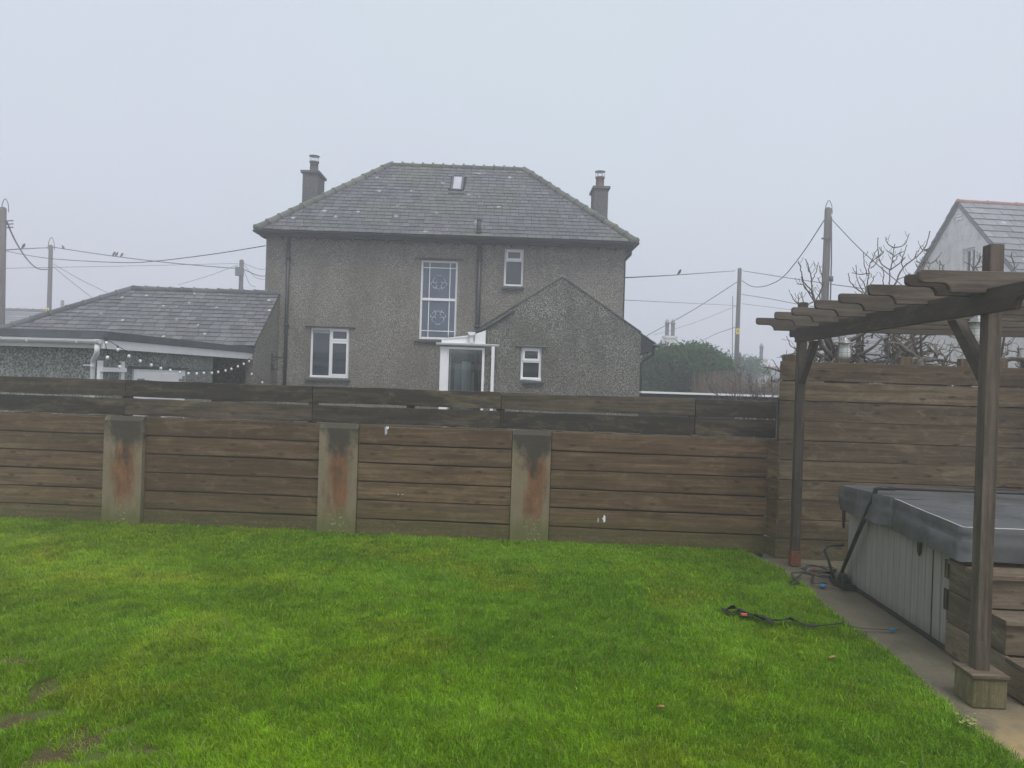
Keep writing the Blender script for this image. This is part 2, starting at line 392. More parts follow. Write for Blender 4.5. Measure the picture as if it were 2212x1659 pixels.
M['pillar'] = pillar_mat()

def concrete(name, a, b, stain=(.3, .24, .12), moss=.4):
    k = NT(name); p = k.pos(); n1 = k.noise(p, 1.6, 7, .7); n2 = k.noise(p, 55, 5, .75); n3 = k.noise(k.map(p, (1, 1, 1), (4, 4, 4)), 2.3, 6, .7)
    c = k.mix(k.ramp(n1, [(.35, 0.0), (.65, 1.0)]), a, b)
    c = k.mix(k.math('MULTIPLY', k.ramp(n2, [(.45, 0.0), (.65, 1.0)]), .45), c, tuple(x * .5 for x in a))
    yy = k.sep(p)[1]
    near = k.ramp(k.math('MULTIPLY', k.math('ADD', yy, k.math('MULTIPLY', n3, 1.0)), .1), [(.46, 1.0), (.54, 0.0)])
    c = k.mix(k.math('MULTIPLY', k.math('MULTIPLY', near, k.ramp(n3, [(.40, 0.0), (.55, 1.0)])), .95), c, stain)
    c = k.mix(k.math('MULTIPLY', k.ramp(n3, [(.55, 0.0), (.68, 1.0)]), moss), c, (.07, .08, .04))
    k.base(c); k.rough(.85); k.bump(n2, .4, .006); return k.m
M['path'] = concrete('damp_concrete', (.105, .095, .068), (.175, .155, .11), (.38, .28, .13))
M['mortar'] = concrete('mossy_mortar', (.05, .045, .03), (.12, .105, .07))
M['yard'] = concrete('yard_concrete', (.16, .16, .15), (.24, .24, .22), moss=.2)

def lawn_mat():
    k = NT('lawn_soil_and_moss'); p = k.pos(); n1 = k.noise(p, 2.2, 7, .7); n2 = k.noise(p, 60, 5, .8)
    c = k.mix(k.ramp(n2, [(.35, 0.0), (.65, 1.0)]), (.06, .11, .012), (.12, .20, .02))
    c = k.mix(k.math('MULTIPLY', k.ramp(n1, [(.5, 0.0), (.65, 1.0)]), .5), c, (.10, .11, .03))
    x = k.n('ShaderNodeVertexColor', layer_name='soil').outputs[0]
    c = k.mix(x, c, k.mix(k.ramp(n2, [(.35, 0.0), (.65, 1.0)]), (.04, .028, .014), (.15, .105, .055)))
    k.base(c); k.rough(.95); k.bump(n2, .8, .02); return k.m
M['lawn'] = lawn_mat()

def grass_mat():
    k = NT('grass_blades'); c = k.n('ShaderNodeVertexColor', layer_name='col').outputs[0]
    d = k.n('ShaderNodeBsdfDiffuse'); t = k.n('ShaderNodeBsdfTranslucent'); mx = k.n('ShaderNodeMixShader'); mx.inputs[0].default_value = .35
    k.l(c, d.inputs[0]); k.l(c, t.inputs[0]); k.l(d.outputs[0], mx.inputs[1]); k.l(t.outputs[0], mx.inputs[2])
    g = k.n('ShaderNodeBsdfGlossy'); g.inputs['Roughness'].default_value = .45; mx2 = k.n('ShaderNodeMixShader'); mx2.inputs[0].default_value = .015
    k.l(mx.outputs[0], mx2.inputs[1]); k.l(g.outputs[0], mx2.inputs[2]); k.l(mx2.outputs[0], k.out.inputs[0]); return k.m
M['grass'] = grass_mat()

def leaf_mat(name, a, b):
    k = NT(name); rn = k.sep(k.rnd()); c = k.mix(rn[0], a, b)
    d = k.n('ShaderNodeBsdfDiffuse'); t = k.n('ShaderNodeBsdfTranslucent'); mx = k.n('ShaderNodeMixShader'); mx.inputs[0].default_value = .25
    k.l(c, d.inputs[0]); k.l(c, t.inputs[0]); k.l(d.outputs[0], mx.inputs[1]); k.l(t.outputs[0], mx.inputs[2]); k.l(mx.outputs[0], k.out.inputs[0]); return k.m
M['leaf'] = leaf_mat('bush_leaves', (.02, .068, .026), (.06, .135, .05))

def cover_mat():
    k = NT('grey_vinyl_cover'); p = k.obj(); n1 = k.noise(p, 2.2, 5, .65); n2 = k.noise(k.map(p, (3, 12, 3)), 2, 5, .7)
    c = k.mix(k.ramp(n1, [(.35, 0.0), (.7, 1.0)]), (.066, .072, .075), (.12, .127, .13))
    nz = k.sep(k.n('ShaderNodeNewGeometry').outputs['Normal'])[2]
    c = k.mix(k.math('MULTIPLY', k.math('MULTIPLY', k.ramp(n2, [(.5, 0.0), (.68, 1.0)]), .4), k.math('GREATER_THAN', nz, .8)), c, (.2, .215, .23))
    k.base(c); k.rough(k.ramp(n1, [(.3, .28), (.7, .5)])); k.b.inputs['Specular IOR Level'].default_value = .5; k.bump(k.noise(p, 3.2, 2, .45, 1.2), .4, .05); return k.m
M['cover'] = cover_mat()
def cabinet_mat():
    k = NT('grey_cabinet_panel'); p = k.uv(); n1 = k.noise(k.map(p, (1.2, 9, 1)), 1, 6, .7); n2 = k.noise(k.map(p, (1.5, 60, 1)), 1, 5, .7)
    c = k.mix(k.ramp(n1, [(.3, 0.0), (.7, 1.0)]), (.25, .245, .22), (.34, .33, .30)); c = k.mix(k.math('MULTIPLY', k.ramp(n2, [(.4, 1.0), (.6, 0.0)]), .3), c, (.13, .13, .12))
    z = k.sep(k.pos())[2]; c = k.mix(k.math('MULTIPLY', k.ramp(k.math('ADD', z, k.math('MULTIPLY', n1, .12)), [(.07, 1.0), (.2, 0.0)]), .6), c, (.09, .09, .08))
    k.base(c); k.rough(.55); k.bump(n2, .2, .004); return k.m
M['cabinet'] = cabinet_mat()

# ------------------------------------------------------------------ world, sun, haze
w = bpy.data.worlds.new('World'); scene.world = w; w.use_nodes = True; wt = w.node_tree; wt.nodes.clear()
wo = wt.nodes.new('ShaderNodeOutputWorld'); bg = wt.nodes.new('ShaderNodeBackground'); sk = wt.nodes.new('ShaderNodeTexSky')
SUN_EL, SUN_AZ = 62, 162          # azimuth: compass-like, 180 = behind the camera
sk.sky_type = 'NISHITA'; sk.sun_disc = False; sk.sun_elevation = R(SUN_EL); sk.sun_rotation = R(SUN_AZ); sk.dust_density = 4; sk.air_density = 1.5
hs = wt.nodes.new('ShaderNodeHueSaturation'); hs.inputs['Saturation'].default_value = .35
tc = wt.nodes.new('ShaderNodeTexCoord'); cn = wt.nodes.new('ShaderNodeTexNoise'); cn.inputs['Scale'].default_value = 1.6; cn.inputs['Detail'].default_value = 3
cl = wt.nodes.new('ShaderNodeValToRGB'); cl.color_ramp.elements[0].position = .35; cl.color_ramp.elements[1].position = .7
cl.color_ramp.elements[0].color = (7.1, 7.2, 8.6, 1); cl.color_ramp.elements[1].color = (6.8, 7.75, 8.6, 1)
mx = wt.nodes.new('ShaderNodeMix'); mx.data_type = 'RGBA'; mx.inputs[0].default_value = .85
wt.links.new(sk.outputs[0], hs.inputs['Color']); wt.links.new(hs.outputs[0], mx.inputs[6]); wt.links.new(tc.outputs['Generated'], cn.inputs['Vector'])
wt.links.new(cn.outputs[0], cl.inputs[0]); wt.links.new(cl.outputs[0], mx.inputs[7]); wt.links.new(mx.outputs[2], bg.inputs[0]); bg.inputs[1].default_value = .07
wt.links.new(bg.outputs[0], wo.inputs[0])
sd = bpy.data.lights.new('sun', 'SUN'); sd.energy = 1.5; sd.angle = R(25); sd.color = (1, .97, .93)
so = bpy.data.objects.new('sun', sd); COL.objects.link(so)
az = R(SUN_AZ); sdir = V((math.sin(az) * math.cos(R(SUN_EL)), math.cos(az) * math.cos(R(SUN_EL)), math.sin(R(SUN_EL))))
so.rotation_euler = (-sdir).to_track_quat('-Z', 'Y').to_euler()
so.location = (0, 0, 30)
scene.view_settings.view_transform = 'Standard'; scene.view_settings.look = 'None'; scene.view_settings.exposure = 0.6
scene.cycles.volume_bounces = 2; scene.view_settings.gamma = 1

HAZE = 0.0118
hb = MB(); hb.box(Fr(0, 0, 0), -95, 95, -12, 88, -1.2, 10.5)
hz = NT('haze'); hz.t.nodes.remove(hz.b)
pv = hz.n('ShaderNodeVolumePrincipled'); pv.inputs['Density'].default_value = HAZE; pv.inputs['Color'].default_value = (.98, .985, 1, 1); pv.inputs['Anisotropy'].default_value = .6
hz.l(pv.outputs[0], hz.out.inputs['Volume'])
tag(hb.build('haze', hz.m), kind='stuff')

# ------------------------------------------------------------------ ground
def soil(x, y):
    """bare earth patches near the lower left of the lawn, 0..1"""
    s_ = 0
    for (cx, cy, rx, ry) in SOILS:
        d = math.hypot((x - cx) / rx, (y - cy) / ry) + 1.3 * mnoise.fractal(V((x * 5.1, y * 6.3, 0)), .8, 2.1, 4)
        s_ = max(s_, min(1, max(0, (1.35 - d) * 1.5)))
    return s_
def G(px, py, z=0.0):
    p = GF.hz(px, py, z); return p
SOILS = []
for (px, py, wpx, hpx) in [(165, 1610, 85, 50), (80, 1490, 60, 20), (25, 1560, 40, 20), (250, 1580, 40, 14), (30, 1430, 40, 8), (330, 1625, 40, 10), (110, 1545, 30, 10)]:
    c = GF.pt(*G(px, py), 0); e = GF.pt(*G(px + wpx, py), 0); h = GF.pt(*G(px, py - hpx), 0)
    SOILS.append((c.x, c.y, abs(e.x - c.x), abs(h.y - c.y)))
gb = MB()
n_ = 1; gb.face([(-92, -10, -.06), (92, -10, -.06), (92, 85, -.06), (-92, 85, -.06)])
tag(gb.build('ground', M['yard']), kind='structure')
# lawn sheet as a grid with gentle bumps
nx, ny = 150, 110; X0, X1, Y0, Y1 = -9.5, 2.62, 0.5, 9.75
lv = []; sv = []
for j in range(ny + 1):
    for i in range(nx + 1):
        u = X0 + (X1 - X0) * i / nx; v = Y0 + (Y1 - Y0) * j / ny
        if i == nx: u += .02 * mnoise.noise(V((0, v * 6, 3)))
        p = GF.pt(u, v, 0); z = .012 * mnoise.noise(V((p.x * .9, p.y * .9, 0)))
        if i == nx: z = -.04
        lv.append((p.x, p.y, z)); sv.append(soil(p.x, p.y))
lf = [(j * (nx + 1) + i, j * (nx + 1) + i + 1, (j + 1) * (nx + 1) + i + 1, (j + 1) * (nx + 1) + i) for j in range(ny) for i in range(nx)]
me = bpy.data.meshes.new('lawn'); me.from_pydata(lv, [], lf); ca = me.color_attributes.new('soil', 'FLOAT_COLOR', 'POINT')
ca.data.foreach_set('color', np.repeat(np.array(sv, dtype=np.float32), 4)); me.materials.append(M['lawn'])
lo_ = bpy.data.objects.new('lawn', me); COL.objects.link(lo_); tag(lo_, kind='structure')
pb = MB(); pb.box(GF, 2.5, 12, 0.3, 8.8, -.2, -.012)
tag(pb.build('path', M['path']), kind='structure')

# grass blades (one object)
def vnoise(x, y, s, seed):
    """vectorised value noise"""
    r = np.random.RandomState(seed); T = r.rand(256, 256)
    xs = x * s + 1000; ys = y * s + 1000; xi = xs.astype(int); yi = ys.astype(int); fx = xs - xi; fy = ys - yi
    fx = fx * fx * (3 - 2 * fx); fy = fy * fy * (3 - 2 * fy)
    a = T[xi % 256, yi % 256]; b = T[(xi + 1) % 256, yi % 256]; c = T[xi % 256, (yi + 1) % 256]; d = T[(xi + 1) % 256, (yi + 1) % 256]
    return (a * (1 - fx) + b * fx) * (1 - fy) + (c * (1 - fx) + d * fx) * fy
def fbm(x, y, s, seed): return (vnoise(x, y, s, seed) * .5 + vnoise(x, y, s * 2.1, seed + 1) * .27 + vnoise(x, y, s * 4.3, seed + 2) * .15 + vnoise(x, y, s * 9.1, seed + 3) * .08)
NB = 860000
v = 3.2 + (9.6 - 3.2) * rs.rand(NB) ** 1.05
umin = -.73 * v - .5; u = umin + (2.66 - umin) * rs.rand(NB)
cth, sth = math.cos(R(2.4)), math.sin(R(2.4))
X = u * cth + v * sth; Y = -u * sth + v * cth
# fence line limit and ragged edge on the concrete side
fl = (X - FF.o.x) * FF.W.x + (Y - FF.o.y) * FF.W.y
edge = 2.60 + .07 * (fbm(v, v * 0, 3.0, 5) - .5) * 2 - np.clip((v - 8.2), 0, 1) * .28
keep = (fl < .035) & (u < edge + .03 * rs.randn(NB))
so_ = np.zeros(NB)
for (cx, cy, rx, ry) in SOILS:
    d = np.hypot((X - cx) / rx, (Y - cy) / ry) + 1.0 * (fbm(X, Y, 7.0, 31) - .5) * 3.4
    so_ = np.maximum(so_, np.clip((1.2 - d) * 1.3, 0, 1))
bare2 = np.clip((fbm(X, Y, 1.3, 77) - .62) * 6, 0, 1) * np.clip((-X - .5) / 3, 0, .5)
keep &= rs.rand(NB) > np.clip(so_ * .96 + bare2 * .4, 0, 1)
X, Y, u, v, so_, fl = X[keep], Y[keep], u[keep], v[keep], so_[keep], fl[keep]; n = len(X)
tuft = fbm(X, Y, 2.2, 3); tuft2 = fbm(X, Y, 9, 13)
hgt = (.017 + .018 * tuft + .030 * tuft2 ** 2 * 1.6) * (.65 + .7 * rs.rand(n)) * (1 - .4 * so_)
hgt *= np.where(rs.rand(n) < .02, 1.7, 1.0)
hgt += np.clip(fl + .25, 0, .25) * .12 * rs.rand(n)
wid = (.0018 + .00036 * v) * (.7 + .7 * rs.rand(n))
ang = rs.rand(n) * 2 * np.pi; lean = .25 + .9 * rs.rand(n) ** 1.3
flow = fbm(X, Y, 1.1, 55) * 8
la = np.where(rs.rand(n) < .45, flow + .5 * rs.randn(n), rs.rand(n) * 2 * np.pi)
lx, ly = np.cos(la) * lean, np.sin(la) * lean; wx, wy = np.cos(ang) * wid / 2, np.sin(ang) * wid / 2
z0 = .012 * 0 - .004 + np.zeros(n)
nv = np.zeros((n, 5, 3), dtype=np.float32)
nv[:, 0] = np.stack([X - wx, Y - wy, z0], 1); nv[:, 1] = np.stack([X + wx, Y + wy, z0], 1)
mx_, my_ = X + lx * hgt * .38, Y + ly * hgt * .38; mz = hgt * .62
nv[:, 2] = np.stack([mx_ + wx * .85, my_ + wy * .85, mz], 1); nv[:, 3] = np.stack([mx_ - wx * .85, my_ - wy * .85, mz], 1)
nv[:, 4] = np.stack([X + lx * hgt, Y + ly * hgt, hgt * (1 - .25 * np.clip(lean, 0, 1))], 1)
base = np.arange(n) * 5
loops = np.stack([base, base + 1, base + 2, base + 3, base + 3, base + 2, base + 4], 1).ravel().astype(np.int32)
ls = np.stack([np.arange(n) * 7, np.arange(n) * 7 + 4], 1).ravel().astype(np.int32); lt = np.tile(np.array([4, 3], dtype=np.int32), n)
me = bpy.data.meshes.new('grass'); me.vertices.add(n * 5); me.vertices.foreach_set('co', nv.ravel()); me.loops.add(n * 7); me.loops.foreach_set('vertex_index', loops)
me.polygons.add(n * 2); me.polygons.foreach_set('loop_start', ls); me.polygons.foreach_set('loop_total', lt); me.update(calc_edges=True)
gA = np.array([.17, .34, .010]); gB = np.array([.255, .45, .012]); gY = np.array([.33, .41, .02]); gD = np.array([.10, .26, .018]); gS = np.array([.34, .30, .14])
t1 = np.clip((fbm(X, Y, 1.1, 21) - .25) * 1.9, 0, 1)[:, None]; t2 = np.clip((fbm(X, Y, 1.3, 41) - .55) * 5, 0, 1)[:, None]; t3 = np.clip((fbm(X, Y, 4.6, 61) - .52) * 4, 0, 1)[:, None] * .6; t4 = fbm(X, Y, 11, 71)[:, None]; t5 = np.clip((-X - .5) / 4.5, 0, 1)[:, None]
c = gA * (1 - t1) + gB * t1; c = c * (1 - t2 * .55) + gY * t2 * .55; c = c * (1 - t3 * .6) + gD * t3 * .6
c = c * (.66 + .68 * t4); c = c * (1 - t5 * .45) + c * np.array([1.12, .86, 1.3]) * t5 * .45
c *= (.62 + .72 * rs.rand(n) + .5 * (rs.rand(n) < .04))[:, None]; dead = (rs.rand(n) < .035)[:, None]; c = np.where(dead, gS * (.6 + .6 * rs.rand(n))[:, None], c)
c = np.clip(c, 0, 1)
cc = np.ones((n, 5, 4), dtype=np.float32); shade = np.array([.9, .9, 1, 1, 1.05]); cc[:, :, :3] = c[:, None, :] * shade[None, :, None]
ca = me.color_attributes.new('col', 'FLOAT_COLOR', 'POINT'); ca.data.foreach_set('color', cc.ravel()); me.materials.append(M['grass'])
go = bpy.data.objects.new('grass', me); COL.objects.link(go); tag(go, 'bright green uneven lawn grass', 'grass', kind='stuff')

# ------------------------------------------------------------------ garden boundary wall with cladding
WT = 1.345
wall = empty('garden_wall', FF.pt(-2, 0, 0), 'low garden wall clad in brown boards with stained concrete pillars', 'wall')
pil = [(232, 315), (695, 778), (1110, 1193)]
def fu(px, py): return FF.hv(px, py, 0)[0]
pu = [(fu(a - 4, 1010), fu(b - 4, 1010)) for a, b in pil]
UL, UR = -8.2, fu(1655, 1060)
# core of the wall with its mortar cap
cb_ = MB(); cb_.box(FF, UL, UR, .045, .34, -.1, WT - .012)
cb_.build('wall_core', M['mortar'], wall, bevel=.01)
cb_ = MB(); cb_.box(FF, UL, UR, .0405, .0445, 0, WT - .03, 0); cb_.build('gap_shade', M['black'], wall)  # black sheet stands in for the shade in the gaps between boards
bays = [(UL, pu[0][0], 0), (pu[0][1], pu[1][0], .004), (pu[1][1], pu[2][0], -.03), (pu[2][1], UR + .012, -.02)]
labels = ['greyish brown board panel with mossy foot', 'dark brown board panel', 'warm brown board panel standing slightly proud', 'long dark brown board panel with white splash']
for bi, (a, b, dv) in enumerate(bays):
    mb = MB(); z = WT
    zs = WT
    hrow = .2275
    while zs > .02:
        zb = max(zs - hrow + .013, .0)
        col = ((.55, .1, .5, .15)[bi] + random.uniform(-.2, .35), (.6, .35, .6, .3)[bi] + random.uniform(-.28, .3), random.random())
        j1 = random.uniform(-.003, .003)
        mb.wboard(FF, a + .006, b - .006, dv + j1, .04, zb + (.004 if zb > 0 else 0), zs, .0035, col)
        zs -= hrow
    o = mb.build('board_panel', M['board'], wall, bevel=.003); o['label'] = labels[bi]
for (a, b) in pu:
    mb = MB(); v0 = -.055; ztop = WT + .012; wdt = b - a
    prof = [(v0 - .008, 0), (v0, .5), (v0, ztop - .05), (v0 + .05, ztop), (.045, ztop), (.045, 0)]
    cr_ = (random.random(), random.random(), 0)
    N = 24
    for k2 in range(len(prof) - 1):
        (va, za), (vb, zb) = prof[k2], prof[k2 + 1]
        mb.face([FF.pt(a, va, za), FF.pt(b, va, za), FF.pt(b, vb, zb), FF.pt(a, vb, zb)], [(0, za / ztop), (1, za / ztop), (1, zb / ztop), (0, zb / ztop)], cr_)
    for uu, s0 in ((a, 0), (b, 1)):
        mb.face([FF.pt(uu, v_, z_) for v_, z_ in (prof if s0 else prof[::-1])], [(s0 + .04, z_ / ztop) for v_, z_ in (prof if s0 else prof[::-1])], cr_)
    mb.build('pillar', M['pillar'], wall, bevel=.006)
# bird droppings and scraped patches on the boards
def splash(px, py, w_, h_, v_, mat='etch', seed=0):
    u_, z_ = FF.hv(px, py, v_); mb = MB(); n = 14; r = random.Random(seed); pts = []
    for k in range(n): a = 2 * math.pi * k / n; q = r.uniform(.55, 1.1); pts.append((u_ + math.cos(a) * w_ * q, z_ + math.sin(a) * h_ * q))
    mb.prism(FF, pts, 1, v_ - .002, v_); o = mb.build('dropping_mark', M[mat], wall); o['label'] = 'white splash on a board'
splash(1305, 1120, .022, .05, -.025, 'white', 3); splash(1292, 1124, .012, .03, -.025, 'etch', 5); splash(834, 930, .02, .07, -.035, 'etch', 8); splash(838, 924, .02, .025, -.038, 'fascia', 4)
splash(860, 1068, .008, .008, -.035, 'white', 7); splash(870, 1068, .007, .007, -.035, 'white', 9)
# scruffy mortar line on the cap
mb = MB(); uu = UL
while uu < UR:
    L = random.uniform(.05, .2); mb.box(FF, uu, uu + L, .05 + random.uniform(-.02, .02), .2, WT - .02, WT + random.uniform(0, .02), 0, (.5, .5, .5)); uu += L
mb.build('mortar_cap', M['mortar'], wall, bevel=.004)

# two-board rail on top of that wall
fence = empty('board_fence', FF.pt(-2, .12, WT), 'dark weathered two board fence standing on the garden wall', 'fence')
joins = [-60, 270, 675, 1083, 1503, 1678]
VB = .17
def fb(px): return FF.hv(px, 850, VB)[0]
j_u = [-9.0, fb(-140), fb(270), fb(675), fb(1083), fb(1503), fb(1680)]
tones_top = ['dark grey brown', 'dark grey brown with a pale rubbed end', 'nearly black', 'nearly black with a mossy top edge', 'greenish brown with knots and an orange end', 'blackened']
zT = 1.805
for i in range(len(j_u) - 1):
    a, b = j_u[i], j_u[i + 1]
    da = .006
    top = MB(); top.wboard(FF, a + .004, b - .004, VB, VB + .035, zT - .208, zT, .009, ((.2, .5, .1, .1, .9, .3)[i], (.3, .45, .2, .15, .9, .3)[i], .5))
    o = top.build('board', M['board_grey'], fence, bevel=.004); o['label'] = tones_top[i] + ' upper board'
    lowb = MB(); lowb.wboard(FF, a + .004, b - .004, VB + .004, VB + .035, WT + .004 + .012, zT - .208 - .024, .008, ((.1, .05, 1.0, .35, .1, .2)[i], (.1, .05, 1.0, .25, .05, .15)[i], .5))
    lowb.build('board', M['board_grey'], fence, bevel=.004)
    if i: 
        ps = MB(); ps.box(FF, a - .06, a + .04, VB + .04, VB + .13, WT - .0, zT - .03, 2); ps.build('post', M['board_grey'], fence, bevel=.004)
    m_ = (a + b) / 2
    if i in (3,): 
        ps = MB(); ps.box(FF, m_ + .0, m_ + .09, VB + .04, VB + .13, WT, zT - .03, 2); ps.build('post', M['board_grey'], fence, bevel=.004)

# ------------------------------------------------------------------ tall fence behind the tub
def Gv(D, u=3): return D + .042 * u
VT = Gv(8.66, 3)
uL_t = GF.hv(1681, 1000, VT)[0]
tall = empty('tall_fence', GF.pt(uL_t, VT, 0), 'tall board fence behind the hot tub and pergola', 'fence')
ztop = 2.275; k_ = 0; pitch = .2285
while ztop - pitch * k_ > .02:
    z1 = ztop - pitch * k_; z0_ = max(0, z1 - pitch + (.012 if k_ < 2 else .007))
    mb = MB(); c = (random.random() * .8, [.55, .95, .35, .5, .35, .6, .85, .6, .35, .3][k_], .5)
    mb.wboard(GF, uL_t + random.uniform(-.006, .006), 9.5, VT + random.uniform(0, .004), VT + .035, z0_, z1, .0035, (.95, 1, 0) if k_ == 1 else c)
    mb.build('board', M['board_tall'], tall, bevel=.004)
    k_ += 1
for px, ht in ((1705, 2.36), (1820, 2.40), (1955, 2.37), (2085, 2.37), (2160, 2.37), (2225, 2.37)):
    uu = GF.hv(px, 785, VT + .08)[0]; mb = MB(); mb.box(GF, uu - .07, uu + .07, VT + .04, VT + .13, 0, ht, 2); mb.build('post', M['board_tall'], tall, bevel=.006)
mb = MB(); mb.box(GF, uL_t + .02, 9.4, VT + .135, VT + .15, 0, 1.83, 0); mb.box(GF, uL_t + .5, uL_t + .9, VT + .037, VT + .039, 1.9, 2.1, 0); mb.box(GF, uL_t + 1.4, uL_t + 1.9, VT + .037, VT + .039, 1.9, 2.1, 0); mb.build('gap_blocker', M['board_grey'], tall)  # dark sheets added behind the boards to stop light showing through the gaps
# the short return that joins wall and tall fence
uR0, vR0 = GF.loc(FF.pt(UR, 0, 0))[:2]
mb = MB(); zs = WT
ret = MB()
for kk in range(6):
    zb = max(zs - .2275 + .010, 0); mb = ret
    p = [FF.pt(UR + .002, -.018, 0), GF.pt(uL_t - .001, VT - .003, 0)]
    A_ = (p[1] - p[0]); L = A_.length; A_.normalize(); B_ = V((0, 0, 1)).cross(A_)
    ret.obox(p[0], A_, B_, V((0, 0, 1)), 0, L, 0, .03, zb, zs, 0); zs -= .2275
o = ret.build('return_panel', M['board'], wall, bevel=.003); o['label'] = 'narrow return panel in the fence corner'

# ------------------------------------------------------------------ pergola
VN = 4.77 + .12; VF = 8.30 + .12
PU = GF.hv(2113, 1300, VN)[0]; PS = .09
perg = empty('pergola', GF.pt(PU, VN, 0), 'weathered timber pergola over the hot tub', 'pergola')
PT_Z = 2.92; BM0, BM1 = 2.475, 2.63; RF0, RF1 = 2.60, 2.735
def post(u_, v_, z0_, z1_):
    mb = MB(); s_ = PS
    pts = []
    mb.box(GF, u_, u_ + s_, v_, v_ + s_, z0_, z1_, 2)
    for (a) in (1,):
        # low pyramidal cap cut on the post head
        c0 = GF.pt(u_ + s_ / 2, v_ + s_ / 2, z1_ + .012); q = [GF.pt(u_, v_, z1_), GF.pt(u_ + s_, v_, z1_), GF.pt(u_ + s_, v_ + s_, z1_), GF.pt(u_, v_ + s_, z1_)]
        for i in range(4): mb.face([q[i], q[(i + 1) % 4], c0], [(0, 0), (.09, 0), (.045, .05)])
    return mb.build('post', M['pergola'], perg, bevel=.006)
UB = 5.55
post(PU, VN, .20, PT_Z); post(PU, VF, .02, PT_Z); post(UB, VN, .2, PT_Z); post(UB, VF, .02, PT_Z)
# stepped ends as in the photograph
def nose(a0, a1, z0_, z1_, d=1):
    """profile of a timber with a rounded step cut under each end: list of (a,z)"""
    h = z1_ - z0_
    q = [(.20, 0), (.195, .15), (.183, .30), (.165, .40), (.14, .43), (.035, .43), (.014, .47), (.003, .56), (0, .68), (0, .90), (.010, 1.0)]
    L = [(a0 + x, z0_ + y * h) for x, y in q]; Rr = [(a1 - x, z0_ + y * h) for x, y in q]
    return L + Rr[::-1]
vrs = [8.28, 7.61, 7.10, 6.50, 5.98, 5.45, 4.91, 4.735]
tipsx = [1636, 1676, 1712.5, 1762, 1814, 1876.6, 1957.5, 1984.6]
for i, (D, tx) in enumerate(zip(vrs, tipsx)):
    vv = D + .1; uu = GF.hv(tx, 650, vv)[0]
    mb = MB(); mb.prism(GF, nose(uu, 6.0, RF0, RF1 + .004 * (i % 2)), 1, vv, vv + .044, 0); o = mb.build('rafter', M['pergola'], perg, bevel=.004)
for ub in (PU - .047, UB + .092):
    mb = MB(); vend = 8.62; vst = 4.36
    q = nose(vst, vend, BM0, BM1); mb.prism(GF, q, 0, ub, ub + .045, 1); mb.build('beam', M['pergola'], perg, bevel=.004)
for ub in (PU, UB):
    for (va, vb_, s_) in ((VN + PS, VN + PS + .40, 1), (VF, VF - .40, -1)):
        mb = MB(); q = [(va, 2.02), (va, 2.15), (vb_ - s_ * .09, BM0), (vb_ + s_ * .02, BM0)]
        mb.prism(GF, q, 0, ub + .01, ub + PS - .01, 1); mb.build('brace', M['pergola'], perg, bevel=.004)
mb = MB(); mb.box(GF, PU - .008, PU + PS + .008, VF - .012, VF + PS + .008, 0, .16, 2); mb.build('post_shoe', M['rust'], perg, bevel=.004)['label'] = 'rust red metal shoe'
for up in (PU, UB):
    pr = MB(); pr.box(GF, up - .055, up + .155, VN - .075, VN + .145, -.01, .175, 2); o = pr.build('plinth', M['plinth'], perg, bevel=.008); o['label'] = 'timber boxed plinth under post'
    pc = MB(); pc.box(GF, up - .068, up + .165, VN - .088, VN + .155, .177, .203, 0); pc.build('plinth_cap', M['step'], o, bevel=.006)
# lanterns
def lantern(u_, v_, ztop_, label, s_=1.0):
    root = empty('lantern', GF.pt(u_, v_, ztop_), label, 'lantern', 'caged lanterns hung under the pergola')
    c = GF.pt(u_, v_, ztop_)
    mb = MB(); mb.lathe(c, [(.0, 0), (.022 * s_, 0), (.022 * s_, -.02), (.045 * s_, -.028), (.052 * s_, -.05), (.075 * s_, -.056), (.075 * s_, -.062), (.04 * s_, -.062)], 20); mb.build('cap', M['steel'], root)
    gl = MB(); gl.lathe(c, [(.044 * s_, -.062), (.05 * s_, -.1), (.055 * s_, -.15), (.056 * s_, -.19), (.045 * s_, -.215), (.0, -.222)], 20); gl.build('glass_jar', M['bulb'], root)
    cg = MB()
    for k in range(8):
        a = math.pi * 2 * k / 8; d = V((math.cos(a), math.sin(a), 0)); pr_ = [(.062, -.06), (.068, -.15), (.067, -.2), (.05, -.228), (.0, -.235)]
        cg.tube([c + d * r * s_ + V((0, 0, h)) for r, h in pr_], .0022, 5)
    for r, h in ((.066, -.105), (.069, -.155), (.067, -.2)):
        cg.tube([c + V((math.cos(t * math.pi / 10), math.sin(t * math.pi / 10), 0)) * r * s_ + V((0, 0, h)) for t in range(21)], .0022, 5, cap=False)
    cg.build('cage', M['steel'], root)
    hk = MB(); hk.tube([c, c + V((0, 0, .12))], .004, 6); hk.build('hook', M['steel'], root)
u_, z_ = GF.hv(1825, 722, 7.62 + .13); lantern(u_, 7.74, 2.50, 'caged white glass lantern hanging beside the far pergola post', 1.0)
u_, z_ = GF.hv(2112, 690, 5.6); lantern(u_, 5.6, 2.545, 'white lantern half hidden behind the near pergola post', 1.0)

